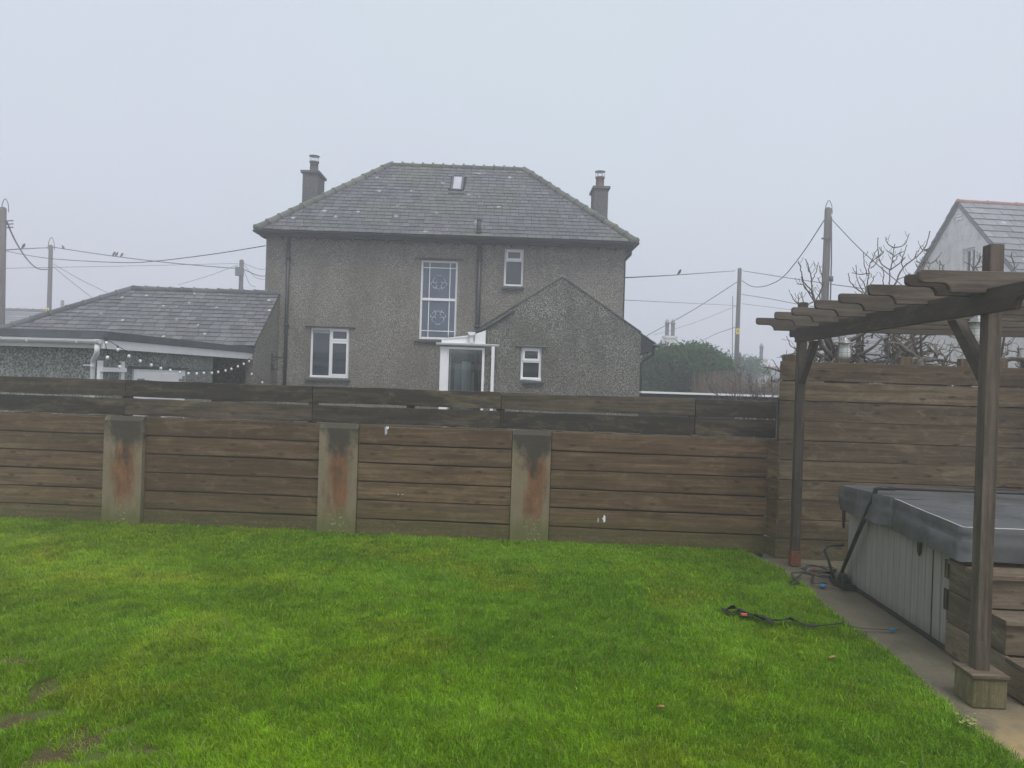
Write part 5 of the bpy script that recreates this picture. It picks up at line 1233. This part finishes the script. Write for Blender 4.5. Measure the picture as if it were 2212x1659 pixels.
for sgn, sl2, O_, A_ in ((-1, s1, WF.pt(-.03, -HWd - .15, AZ2 - s1 * (HWd + .15) + .06), WF.U), (1, s2, WF.pt(LW + .1, HWd + .15, AZ2 - s2 * (HWd + .15) + .06), -WF.U)):
    L_ = math.hypot(1, sl2); S_ = (-WF.W * sgn + Z_ * sl2) / L_; N_ = (Z_ + WF.W * sgn * sl2) / L_; tot = (HWd + .15) * L_
    slates(mb, O_, A_, S_, N_, lambda s_: 0, lambda s_: LW + .2, tot, .27, .42, tilt=.02, th=.014)
    mb.obox(O_, A_, S_, N_, 0, LW + .2, 0, tot, -.05, -.004)
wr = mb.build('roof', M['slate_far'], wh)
mb = MB(); ridge(mb, WF.pt(-.05, 0, AZ2 + .05), WF.pt(LW, 0, AZ2 + .05), .85, .06, .018, 8); mb.build('ridge_tiles', M['terracotta'], wr)
mb = MB()
for sgn, sl2 in ((-1, s1), (1, s2)):
    L_ = math.hypot(1, sl2); S_ = (-WF.W * sgn + Z_ * sl2) / L_; N_ = (Z_ + WF.W * sgn * sl2) / L_
    mb.obox(WF.pt(-.045, sgn * HWd, AZ2 - sl2 * HWd + .0), WF.U, S_, N_, 0, .04, 0, HWd * L_, -.05, .02)
mb.build('verge', M['slate_far'], wr)
# lower slate roofed annexe left of the white house
an = at(1850, 760, 23); AF = Fr(an.x, an.y, -3); 
e0 = AF.hv(1782, 792, 0); e1 = AF.hv(1915, 770, 1.9); zt_a = AF.hv(1850, 716, 1.9)[1]; ze_a = AF.hv(1850, 792, 0)[1] - .3
anx = empty('annexe', AF.pt(0, 0, 0), 'low annexe with light slate roof between pergola post and lantern', 'outbuilding')
mb = MB(); S_ = (AF.W * 1.9 + Z_ * (zt_a - ze_a)); L_ = S_.length; S_.normalize(); N_ = (Z_ * 1.9 - AF.W * (zt_a - ze_a)) / L_
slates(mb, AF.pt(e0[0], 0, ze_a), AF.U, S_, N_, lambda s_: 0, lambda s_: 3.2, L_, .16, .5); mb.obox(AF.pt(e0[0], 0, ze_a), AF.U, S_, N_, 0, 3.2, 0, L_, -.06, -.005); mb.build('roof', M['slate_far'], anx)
mb = MB(); mb.prism(AF, [(.1, 0), (3.6, 0), (3.6, ze_a), (1.9, zt_a - .08), (.1, ze_a - .02)], 0, e0[0] + .15, e0[0] + 3.1); mb.build('wall', M['whitewash'], anx)

# ================================================================== far houses in the mist
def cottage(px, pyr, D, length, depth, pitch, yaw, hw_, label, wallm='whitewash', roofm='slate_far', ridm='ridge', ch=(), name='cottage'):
    c = at(px, pyr, D); F = Fr(c.x, c.y, yaw); zr_ = c.z; ze = zr_ - depth / 2 * pitch
    root = empty(name, F.pt(length / 2, 0, 0), label, 'house')
    mb = MB(); mb.prism(F, [(-depth / 2 + .15, 0), (depth / 2 - .15, 0), (depth / 2 - .15, ze + .05), (0, zr_ - .06), (-depth / 2 + .15, ze + .05)], 0, .1, length - .1); mb.build('wall', M[wallm], root)
    mb = MB()
    for sgn in (-1, 1):
        L_ = math.hypot(1, pitch); S_ = (-F.W * sgn + Z_ * pitch) / L_; N_ = (Z_ + F.W * sgn * pitch) / L_
        O_ = F.pt(0 if sgn < 0 else length, sgn * depth / 2, ze); A_ = F.U * -sgn
        slates(mb, O_, A_, S_, N_, lambda s_: 0, lambda s_: length, depth / 2 * L_, .3, .45, tilt=.03, th=.02); mb.obox(O_, A_, S_, N_, 0, length, 0, depth / 2 * L_, -.06, -.01)
    r_ = mb.build('roof', M[roofm], root); mb = MB(); ridge(mb, F.pt(0, 0, zr_ + .02), F.pt(length, 0, zr_ + .02), .45, .11, .03); mb.build('ridge_tiles', M[ridm], r_)
    for (cx, h, pots, potm) in ch:
        mb = MB(); mb.box(F, cx - .35, cx + .35, -.3, .3, zr_ - .6, zr_ + h, 2); mb.box(F, cx - .42, cx + .42, -.37, .37, zr_ + h, zr_ + h + .12); c_ = mb.build('chimney', M['whitewash'], r_)
        for k in range(pots):
            px_ = cx + (k - (pots - 1) / 2) * .36; mb = MB(); mb.lathe(F.pt(px_, 0, zr_ + h + .12), [(.15, 0), (.12, .1), (.12, .7), (.15, .75), (.15, .82), (0, .82)], 10); mb.build('chimney_pot', M[potm], c_)
            mb = MB(); mb.lathe(F.pt(px_, 0, zr_ + h + .94), [(.10, 0), (.12, .12), (.05, .25), (0, .28)], 8); mb.build('cowl', M['steel'], c_)
    for (wx, wz) in hw_:
        mb = MB(); mb.box(F, wx, wx + .9, -depth / 2 + .10, -depth / 2 + .149, wz, wz + 1); f_ = mb.build('window', M['white'], root); mb = MB(); mb.box(F, wx + .08, wx + .82, -depth / 2 + .085, -depth / 2 + .099, wz + .08, wz + .92); mb.build('pane', M['pane'], f_)
    return root, F, zr_
cottage(1590, 793, 52, 7.5, 6.5, .75, -3, [(1, 1.2), (4, 1.2)], 'far white cottage with red ridge behind the bare shrubs', ridm='terracotta', ch=[(1.75, .55, 1, 'render')])
cottage(1385, 746, 46, 3.2, 6, .8, -2, [(.8, 2)], 'misty grey house behind the left side of the evergreen bush', roofm='slate', ch=[(1.75, .5, 2, 'render')])
cottage(-60, 668, 44, 7.2, 8, .55, 1, [(2, 1.5)], 'misty low roofed house at the far left edge behind the garage', roofm='slate_far', wallm='roughcast', ch=())
cottage(1728, 752, 40, 5, 6, .8, -4, [(1, 2)], 'pale misty house end with a small white chimney just above the tall fence', ch=[(.5, -.2, 0, 'clay')], wallm='whitewash')
mb = MB(); p = at(1400, 783, 44); mb.box(Fr(p.x, p.y, 0), -1.1, 1.2, 0, .12, 0, p.z + .35); tag(mb.build('terracotta_wall', M['terracotta']), 'scrap of red brick wall showing between house and bush', 'wall')

# ================================================================== telegraph poles, cables, birds
def pole(px, ytop, ybase, xb, D, rad, label, bits=None):
    t = at(px, ytop, D); b0 = at(xb, ybase, D); d = (t - b0); base = b0 - d * (b0.z / d.z)
    root = empty('telegraph_pole', V((base.x, base.y, 0)), label, 'pole', 'timber telegraph poles in the mist')
    mb = MB(); mb.tube([base, base + (t - base) * .5, t - (t - base).normalized() * .02, t + V((0, 0, .03))], [rad * 1.15, rad, rad * .88, rad * .4], 14); mb.build('shaft', M['pole'], root)
    return root, base, t
pr0, pb0, pt0 = pole(6, 449, 700, 1, 27, .14, 'thick wooden telegraph pole cut by the left edge of the picture')
pr1, pb1, pt1 = pole(110, 530, 680, 106, 40, .12, 'wooden telegraph pole with looped cable beside the slate outbuilding roof')
pr2, pb2, pt2 = pole(522, 562, 620, 520.5, 38, .12, 'short looking telegraph pole with a grey box, left of the grey house')
pr3, pb3, pt3 = pole(1598, 580, 800, 1590, 38, .115, 'telegraph pole with small yellow sign right of the evergreen bush')
pr4, pb4, pt4 = pole(1789, 450, 780, 1777, 25, .125, 'tall telegraph pole with cable loop behind the pergola')
pr5, pb5, pt5 = pole(135, 649, 672, 134.5, 60, .14, 'small distant pole just above the outbuilding hip')
def onpole(pt_, dy, off=0): return pt_
def bit(root, p, kind, **k):
    mb = MB()
    if kind == 'loop':
        s_ = k.get('s', 1); q = [p + V(((-.22 + .44 * f) * s_ * 1, -.05, (math.sin(math.pi * f) * .45 - (.35 if f in (0, 1) else 0)) * s_)) for f in [i / 12 for i in range(13)]]
        mb.tube(q, .022 * s_, 6); mb.build('cable_loop', M['cable'], root)
    if kind == 'box': mb.box(Fr(p.x, p.y - .2, 0), -.2, .2, -.1, .08, p.z - .45, p.z, 2); mb.build('junction_box', M['felt'], root, bevel=.02)
    if kind == 'sign': mb.box(Fr(p.x, p.y - .145, 0), -.085, .085, 0, .01, p.z - .15, p.z + .15, 2); o = mb.build('warning_sign', M['yellow'], root); m2 = MB(); F_ = Fr(p.x, p.y - .15, 0); m2.prism(F_, [(-.045, p.z - .03), (.045, p.z - .03), (0, p.z + .09)], 1, -.002, .0035); m2.build('warning_mark', M['black'], o)
    if kind == 'arms':
        for i in range(3): mb.tube([p + V((.1, -.05, -.12 * i)), p + V((.38, -.05, -.12 * i + .03))], .02, 6)
        mb.build('insulator', M['cable'], root)
bit(pr0, pt0 + V((.12, 0, .05)), 'loop', s=.6); bit(pr0, at(8, 478, 27), 'arms')
bit(pr1, pt1 + V((.05, 0, .05)), 'loop', s=.8); bit(pr4, pt4 + V((0, 0, .0)), 'loop', s=.55); bit(pr2, at(521, 578, 38), 'box'); bit(pr3, at(1592, 716, 38), 'sign')
bit(pr1, at(106, 671, 40), 'sign')
mb = MB(); q = at(1797, 480, 25); mb.tube([at(1796, 468, 24.8), at(1796, 560, 24.8), at(1794, 640, 24.8), at(1793, 690, 24.8)], .022, 6); mb.tube([at(1795.5, 597, 24.8), at(1795.3, 608, 24.8)], .07, 8); mb.tube([at(1775, 515, 24.85), at(1796, 516, 24.85)], .03, 6); mb.build('down_cable', M['cable'], pr4)
mb = MB(); mb.tube([at(1583, 640, 37.8), at(1582, 770, 37.8)], .018, 5); mb.tube([at(1598, 762, 37.8), at(1599, 785, 37.8)], .05, 6); mb.tube([at(1580, 770, 37.8), at(1580, 785, 37.8)], .04, 6); mb.build('down_cable', M['cable'], pr3)
def cable(pts, r, label):
    """pts: (px,py,depth) support and sag points, smoothed into one hanging line"""
    P = [at(*p) for p in pts]
    if len(P) == 2: P = [P[0], (P[0] + P[1]) / 2 - Z_ * .25, P[1]]
    sm = []
    for i in range(len(P) - 1):
        p0 = P[max(i - 1, 0)]; p1 = P[i]; p2 = P[i + 1]; p3 = P[min(i + 2, len(P) - 1)]
        for k in range(8):
            f = k / 8; sm.append(.5 * ((2 * p1) + (p2 - p0) * f + (2 * p0 - 5 * p1 + 4 * p2 - p3) * f * f + (3 * p1 - p0 - 3 * p2 + p3) * f ** 3))
    sm.append(P[-1]); mb = MB(); mb.tube(sm, r, 5); o = mb.build('overhead_cable', M['cable'], loc=P[0]); tag(o, label, 'cable', 'overhead cables')
cable([(12, 540, 27), (60, 537, 33), (105, 535, 40)], .022, 'cable between the edge pole and the looped pole at left')
cable([(115, 534, 40), (243, 553, 38.5), (380, 569, 37), (516, 580.5, 38)], .022, 'long cable from the looped pole down to the pole with the grey box')
cable([(526, 581.5, 38), (600, 590, 40)], .022, 'short cable passing from the boxed pole behind the grey house')
cable([(13, 542.5, 27), (104, 558, 25), (253, 567, 22), (336, 564, 20.5), (460, 549, 19), (573, 531, 18)], .011, 'sagging cable running from the edge pole to the grey house corner')
cable([(15, 480, 27), (35, 524, 30), (60, 562, 34), (82, 580, 37), (104, 582, 40)], .03, 'thick drooping cable between the two left poles')
cable([(13, 579.5, 30), (300, 574, 36), (515, 569, 38)], .01, 'faint thin cable high behind the outbuilding')
cable([(115, 570, 40), (172, 603, 40), (232, 632, 40)], .014, 'thin wire falling right from the looped pole, upper of two')
cable([(115, 576, 40), (160, 613, 40), (200, 644, 40)], .014, 'thin wire falling right from the looped pole, lower of two')
cable([(515, 572, 38), (450, 596, 40), (385, 615, 42)], .012, 'faint wire falling left from the boxed pole')
cable([(527, 569, 38), (600, 574, 42)], .012, 'faint level wire right of the boxed pole')
cable([(527, 572, 38), (575, 604, 42)], .012, 'faint steep wire right of the boxed pole')
cable([(527, 584, 38), (552, 620, 36)], .012, 'steepest wire falling right from the boxed pole')
cable([(1345, 600, 19), (1460, 594, 27), (1588, 585, 38)], .016, 'cable from the grey house to the pole with the yellow sign')
cable([(1604, 585, 38), (1700, 600, 33), (1810, 616, 28), (1990, 640, 22)], .017, 'cable running right from the signed pole behind the pergola')
cable([(1603, 606, 38), (1620, 617, 36), (1638, 620, 34), (1662, 615, 32), (1693, 597, 29.5), (1735, 545, 27), (1781, 475, 25)], .019, 'deeply drooping cable rising to the tall pole')
cable([(1797, 474, 25), (1850, 530, 23), (1905, 580, 21), (1990, 650, 19)], .014, 'cable falling right from the tall pole past the bare branches')
cable([(1594, 608, 38), (1500, 668, 40), (1396, 726, 42)], .02, 'straight cable falling left from the signed pole')
cable([(1593, 660, 38), (1500, 697, 42), (1412, 724, 44)], .01, 'faint thin cable falling left behind the straight one')
cable([(1347, 648, 24), (1470, 654, 30), (1592, 660, 38)], .009, 'faint level wire right of the grey house')
cable([(1603, 656, 38), (1700, 668, 36), (1800, 680, 34)], .010, 'faint wire passing under the pergola rafter tips')
cable([(1591, 706, 38), (1545, 722, 40), (1508, 741, 42)], .014, 'short cable from the signed pole down to the bush')
cable([(1603, 636, 38), (1660, 645, 36), (1730, 658, 34), (1800, 668, 33)], .016, 'cable running right at mid height of the signed pole')
def bird(px, py, D, label, s_=1.0, face_=1):
    s_ *= .8; p = at(px, py, D); mb = MB()
    mb.tube([p + V((-.10 * face_, 0, -.02)) * s_, p + V((-.05 * face_, 0, .02)) * s_, p + V((.0, 0, .08)) * s_, p + V((.04 * face_, 0, .15)) * s_, p + V((.055 * face_, 0, .19)) * s_, p + V((.09 * face_, 0, .2)) * s_, p + V((.12 * face_, 0, .195)) * s_], [.012 * s_, .03 * s_, .062 * s_, .055 * s_, .038 * s_, .03 * s_, .004], 10)
    mb.tube([p + V((.0, .02, .04)) * s_, p + V((.0, .02, -.02)) * s_], .006, 4)
    tag(mb.build('bird', M['bird'], loc=p), label, 'bird', 'birds perched on the cables')
bird(50, 536, 32, 'small dark bird on the cable nearest the left edge', 1.1)
bird(137, 538, 39.7, 'small dark bird just right of the looped pole', 1.1, -1)
bird(245.5, 552.5, 38.4, 'leftmost of three birds in a row on the long cable', 1.2)
bird(251.5, 553, 38.3, 'middle one of three birds in a row on the long cable', 1.1)
bird(262.5, 554.5, 38.2, 'rightmost of three birds in a row on the long cable', 1.1)
bird(1467, 592.5, 27.6, 'lone bird on the cable right of the grey house', 1.0)

# ================================================================== vegetation
def branch(mb, p, d, L, r, depth, wig=.35, up=.15, segs=6, kids=(2, 4), shrink=.62, minr=.004, kink=.0):
    pts = [p.copy()]; rad = [r]; d = d.normalized()
    for i in range(segs):
        d = (d + V((random.gauss(0, wig), random.gauss(0, wig), random.gauss(0, wig) + up)) * .5).normalized()
        if kink and random.random() < kink: d = (d + V((random.gauss(0, 1), random.gauss(0, .6), random.gauss(0, .7)))).normalized()
        p = p + d * (L / segs); pts.append(p.copy()); rad.append(max(minr, r * (1 - .5 * (i + 1) / segs)))
    mb.tube(pts, rad, 5 if r < .012 else 7)
    if depth <= 0: return
    for k in range(random.randint(*kids)):
        i = random.randint(2, segs); q = pts[i]; dd = (pts[i] - pts[i - 1]).normalized()
        side = V((random.gauss(0, 1), random.gauss(0, .8), random.gauss(0, .6) + up * 1.5)).normalized()
        branch(mb, q, dd * .6 + side * .9, L * shrink * random.uniform(.7, 1.2), max(minr, rad[i] * .68), depth - 1, wig, up, segs, kids, shrink, minr, kink)
zB = lambda x, y: ((3000 + x * .48224) * .5486, (700 + y * .48224) * .5486)
shoots = {
 0: [[(440, 1060), (410, 930), (405, 830), (380, 720), (355, 665)], [(410, 920), (340, 850), (315, 730), (298, 690)], [(405, 850), (435, 790), (462, 690)], [(430, 1010), (335, 1045), (265, 1000), (238, 950)], [(335, 1010), (328, 930)], [(300, 1020), (300, 950)], [(440, 1010), (490, 900), (455, 815)], [(470, 960), (500, 860), (470, 715)], [(385, 770), (375, 710)], [(340, 870), (285, 865)], [(420, 960), (350, 900), (320, 810)], [(440, 1000), (478, 930), (496, 870)]],
 1: [[(840, 960), (870, 830), (885, 700), (950, 570)], [(840, 950), (780, 830), (768, 712)], [(820, 940), (745, 880), (715, 830), (708, 778)], [(862, 800), (838, 720), (830, 610)], [(883, 700), (945, 645), (995, 595)], [(870, 780), (800, 790), (735, 776)], [(855, 900), (820, 840), (795, 815)], [(890, 740), (930, 700), (945, 640)], [(850, 900), (905, 850), (915, 800)]],
 2: [[(1040, 870), (1050, 760), (1070, 640), (1085, 540)], [(1050, 755), (975, 700), (950, 600), (947, 490)], [(1080, 572), (1165, 545), (1203, 455)], [(1075, 572), (1022, 530), (1012, 482)], [(1050, 755), (1130, 690), (1160, 620), (1185, 550)], [(1068, 650), (1120, 620), (1158, 600)], [(1060, 700), (1100, 660), (1100, 640)], [(990, 870), (995, 780), (985, 730)], [(960, 640), (985, 620), (992, 598)], [(1070, 630), (1025, 600), (1018, 590)]],
 3: [[(1080, 880), (1150, 740), (1265, 645), (1330, 570), (1372, 435)], [(1322, 590), (1390, 570), (1417, 505)], [(1310, 590), (1296, 560)], [(1250, 660), (1262, 600)], [(1345, 590), (1360, 600), (1325, 600)], [(1290, 740), (1325, 700), (1400, 690), (1465, 610)], [(1255, 680), (1330, 715)], [(1325, 700), (1330, 640), (1345, 610)], [(1270, 790), (1268, 705)], [(1150, 740), (1140, 690), (1168, 650)], [(1100, 840), (1180, 800), (1210, 780)], [(1200, 870), (1280, 800), (1330, 720)], [(1360, 745), (1375, 710)]],
 4: [[(1730, 760), (1705, 710), (1655, 690)], [(1730, 745), (1770, 680), (1780, 615)], [(1735, 740), (1790, 725), (1832, 715)], [(1450, 745), (1455, 680)], [(1475, 745), (1488, 705)], [(1800, 745), (1805, 700)], [(1745, 720), (1775, 690), (1785, 640)], [(2040, 750), (2065, 735), (2045, 660), (2038, 610)]],
}
gn = [(1765, 'left'), (1868, ''), (1935, ''), (2010, ''), (2170, '')]
tlab = ['bare twisted tree with a fan of upright shoots left of the tall pole', 'bare twisted tree with shoots rising right of the tall pole', 'bare tree with the tallest central forked shoots above the pergola', 'bare tree whose long shoots lean towards the white house gable', 'gnarled bare tree with a few twigs in front of the white gable window']
tb_px = [1800, 1862, 1925, 1985, 2160]
for ti in range(5):
    D = 10.6 + .35 * (ti % 3); b0 = at(tb_px[ti], 1000, D); base = V((b0.x, b0.y, 0))
    tr = empty('bare_tree', base, tlab[ti], 'tree', 'bare twisted trees behind the tall fence')
    # gnarled trunk up to the fork
    fork = at(tb_px[ti] + random.uniform(-8, 8), 775, D); pts = [base]; 
    for k in range(1, 7): f = k / 6; pts.append(base.lerp(fork, f) + V((random.gauss(0, .05), random.gauss(0, .04), 0)) * (f < 1))
    mb = MB(); mb.tube(pts, [.085, .08, .072, .075, .065, .07, .055], 10); mb.build('trunk', M['bark'], tr)
    mb = MB()
    nbr = 15
    for k in range(nbr):
        st_ = pts[-1] if k % 2 else pts[-2]; a = random.uniform(-1, 1)
        d = V((math.copysign(random.uniform(.5, 1.2), a), random.uniform(-.5, .6), random.uniform(-.1, .42)))
        branch(mb, st_, d, random.uniform(.45, .85), random.choice((.016, .022, .03, .042)), 2, .5, .04, 7, (2, 4), .62, .0036, .2)
    for path in shoots[ti]:
        jit = random.uniform(-.25, .25); P = [at(*zB(*q), D + jit) for q in path]
        sm = []
        for i in range(len(P) - 1):
            p0 = P[max(i - 1, 0)]; p1 = P[i]; p2 = P[i + 1]; p3 = P[min(i + 2, len(P) - 1)]
            for k in range(5):
                f = k / 5; sm.append(.5 * ((2 * p1) + (p2 - p0) * f + (2 * p0 - 5 * p1 + 4 * p2 - p3) * f * f + (3 * p1 - p0 - 3 * p2 + p3) * f ** 3) + V((random.gauss(0, .0025), random.gauss(0, .008), random.gauss(0, .0025))))
        sm.append(P[-1]); L_ = len(path); r0__ = .0042 + .0014 * L_
        mb.tube(sm, [r0__ * (1 - .5 * i / len(sm)) + (.0025 if i >= len(sm) - 1 else 0) for i in range(len(sm))], 6)
        if path[0][1] > 940 or L_ > 4 or path[0][1] > 700:
            q = at(*zB(*path[0]), D + jit)
            if path[0][1] > 860 or (ti == 4): mb.tube([q, (q + fork) / 2 + V((random.gauss(0, .08), 0, 0)), fork + V((random.gauss(0, .05), 0, 0))], [r0__, .012, .018], 6)
        for k in range(2):
            i = random.randint(2, len(sm) - 2); q = sm[i]; dd = V((random.choice((-1, 1)) * .6, random.gauss(0, .3), .6)).normalized(); mb.tube([q, q + dd * .05, q + dd * .08 + V((0, 0, .03))], [.0035, .003, .004], 5)
    mb.build('branches', M['bark'], tr)
# extra tangled middle band
# low bare shrubs in front of the fence corner gap
for i, (px, py0) in enumerate(((1588, 870), (1628, 872), (1668, 872))):
    D = 10.2 + .2 * i; b0 = at(px, py0, D); base = V((b0.x, b0.y, 0)); s_ = empty('bare_shrub', base, ['leftmost of three bare thin shrubs over the fence by the white coped wall', 'middle bare shrub with the tallest upright stems over the fence', 'bare shrub against the left end of the tall fence'][i], 'shrub', 'bare shrubs over the fence corner')
    mb = MB()
    for k in range(6):
        p = V((base.x + random.gauss(0, .03), base.y, 0)); top = V((base.x + random.uniform(-.12, .12), base.y + random.uniform(-.1, .1), 1.55))
        mb.tube([p, p.lerp(top, .5), top], [.014, .012, .010], 6)
        branch(mb, top, V((random.uniform(-1.0, 1.0), random.uniform(-.3, .3), .95)), random.uniform(.32, .6), .006, 2, .22, .14, 6, (2, 4), .55, .0026)
    mb.build('branches', M['twig'], s_)
# brown leafless hedge
hq = at(1605, 850, 24); hd = empty('hedge', V((hq.x, hq.y, 0)), 'brown leafless hedge in the mist between bush and cottage', 'hedge')
mb = MB()
for k in range(1100):
    px = random.uniform(1515, 1720); D = random.uniform(23, 25); p = at(px, 850, D); h = at(px, (804 if px < 1590 else 819) + 8 * mnoise.noise(V((px * .05, 0, 0))), D).z * random.uniform(.8, 1.04)
    q = V((p.x, p.y, .3)); t = V((p.x + random.gauss(0, .22), p.y + random.gauss(0, .1), h)); m_ = q.lerp(t, .6) + V((random.gauss(0, .08), 0, 0)); mb.tube([q, m_, t], [.014, .011, .006], 3, cap=False)
mb.build('stems', M['twigbrown'], hd)
# evergreen bush
def bushy(name, blobs, count, size, mat, label, sprigs=(), cat='bush', trunkpos=None):
    c0 = blobs[0][0]; root = empty(name, V((c0.x, c0.y, 0)), label, cat)
    mb = MB(); mb.tube([V((c0.x, c0.y, 0)), V((c0.x + .1, c0.y, c0.z * .5)), c0], [.14, .1, .06], 8)
    for (c, rx, ry, rz_) in blobs[:7]: mb.tube([V((c0.x, c0.y, .3)), (c + c0) / 2 - Z_ * .3, c], [.06, .04, .02], 6)
    mb.build('trunk', M['bark'], root)
    tot = sum(b[1] * b[2] * b[3] for b in blobs); n = count; V_ = []; F_ = []; C_ = []
    vs = []; mb = MB()
    for (c, rx, ry, rz_) in blobs:
        k = int(n * (rx * ry * rz_) / tot) + 60
        ncl = max(4, k // 26)
        for _ in range(ncl):
            while True:
                d = V((random.gauss(0, 1), random.gauss(0, 1), random.gauss(0, 1))).normalized()
                if d.y < .35: break
            rr_ = random.uniform(.62, 1.03) ** .5; cc_ = c + V((d.x * rx, d.y * ry, d.z * rz_)) * rr_ * (1 + .16 * mnoise.noise(V((d.x * 2.5, d.y * 2.5, d.z * 2.5)) + c))
            if cc_.z < .2: continue
            tone = random.random() * .6
            for _l in range(26):
                p = cc_ + V((random.gauss(0, .13), random.gauss(0, .13), random.gauss(0, .12))); a = V((random.gauss(0, 1), random.gauss(0, 1), random.gauss(0, .8) + .4)).normalized() * size * random.uniform(.6, 1.3); b = a.orthogonal().normalized() * a.length * .42
                tt = min(1, tone + random.random() * .4)
                mb.face([p - a, p + b, p + a, p - b], [(0, 0)] * 4, (tt, tt, tt))
    for (p0, p1) in sprigs:
        for f in range(12):
            q = p0.lerp(p1, f / 11) + V((random.gauss(0, .03), 0, random.gauss(0, .03))); a = V((random.gauss(0, 1), random.gauss(0, 1), random.gauss(0, 1))).normalized() * size; b = a.orthogonal().normalized() * size * .4; mb.face([q - a, q + b, q + a, q - b], [(0, 0)] * 4, (.3,) * 3)
    mb.build('foliage', mat, root)
    if sprigs:
        mb = MB()
        for (p0, p1) in sprigs: mb.tube([p0 - (p1 - p0) * .6, p0, p1], [.012, .008, .005], 4)
        mb.build('sprigs', M['twig'], root)
BD = 26
bl = []
for (px, py, wx, hy) in ((1480, 835, 92, 70), (1425, 810, 42, 50), (1460, 790, 40, 38), (1505, 795, 42, 45), (1540, 815, 42, 45), (1400, 835, 25, 30), (1565, 835, 28, 30), (1440, 775, 24, 20), (1490, 772, 30, 22), (1525, 785, 24, 22), (1412, 790, 20, 22), (1470, 770, 20, 16), (1552, 795, 18, 20)):
    p = at(px, py, BD + random.uniform(-.5, .5)); bl.append((p, wx * BD / FPX, min(wx, 45) * BD / FPX * 1.1, hy * BD / FPX))
spr = [(at(x0, y0, BD), at(x1, y1, BD)) for x0, y0, x1, y1 in ((1450, 757, 1452, 744), (1494, 755, 1497, 735), (1500, 757, 1510, 740), (1462, 758, 1463, 748), (1508, 760, 1530, 744), (1520, 770, 1545, 757), (1560, 790, 1578, 778), (1545, 785, 1552, 772), (1428, 765, 1428, 756), (1410, 775, 1405, 765), (1479, 756, 1482, 747))]
bushy('evergreen_bush', bl, 44000, .085, M['leaf'], 'large dark evergreen bush in the mist right of the grey house', spr)
p = at(1615, 795, 42); bushy('distant_shrub', [(p, .9, .7, .6), (at(1598, 800, 42), .8, .7, .5), (at(1640, 800, 42), .5, .5, .4)], 2500, .1, M['leaf'], 'pale misty shrub top behind the signed pole', (), 'bush')

BK = Fr(0, -1.6, 2)  # unseen building added behind the camera for its dark reflection in the window
gr2 = empty('reflection_building', BK.pt(-3, 0, 0), 'low building with dark roof and pale fascia, added behind the camera for its dark reflection in the ground floor window', 'building')
mb = MB(); mb.box(BK, -11, 3, -3.6, -.4, 0, 2.35); mb.build('wall', M['render'], gr2)
mb = MB(); mb.prism(BK, [(-3.9, 3.1), (0, 2.62), (0, 2.72), (-3.9, 3.2)], 0, -11.3, 3.3); mb.build('roof', M['felt'], gr2)
mb = MB(); mb.box(BK, -11.2, 3.2, -.2, -.1, 2.36, 2.61); mb.build('fascia_board', M['fascia'], gr2)
for o in scene.objects:
    if '_w' in o.keys(): del o['_w']
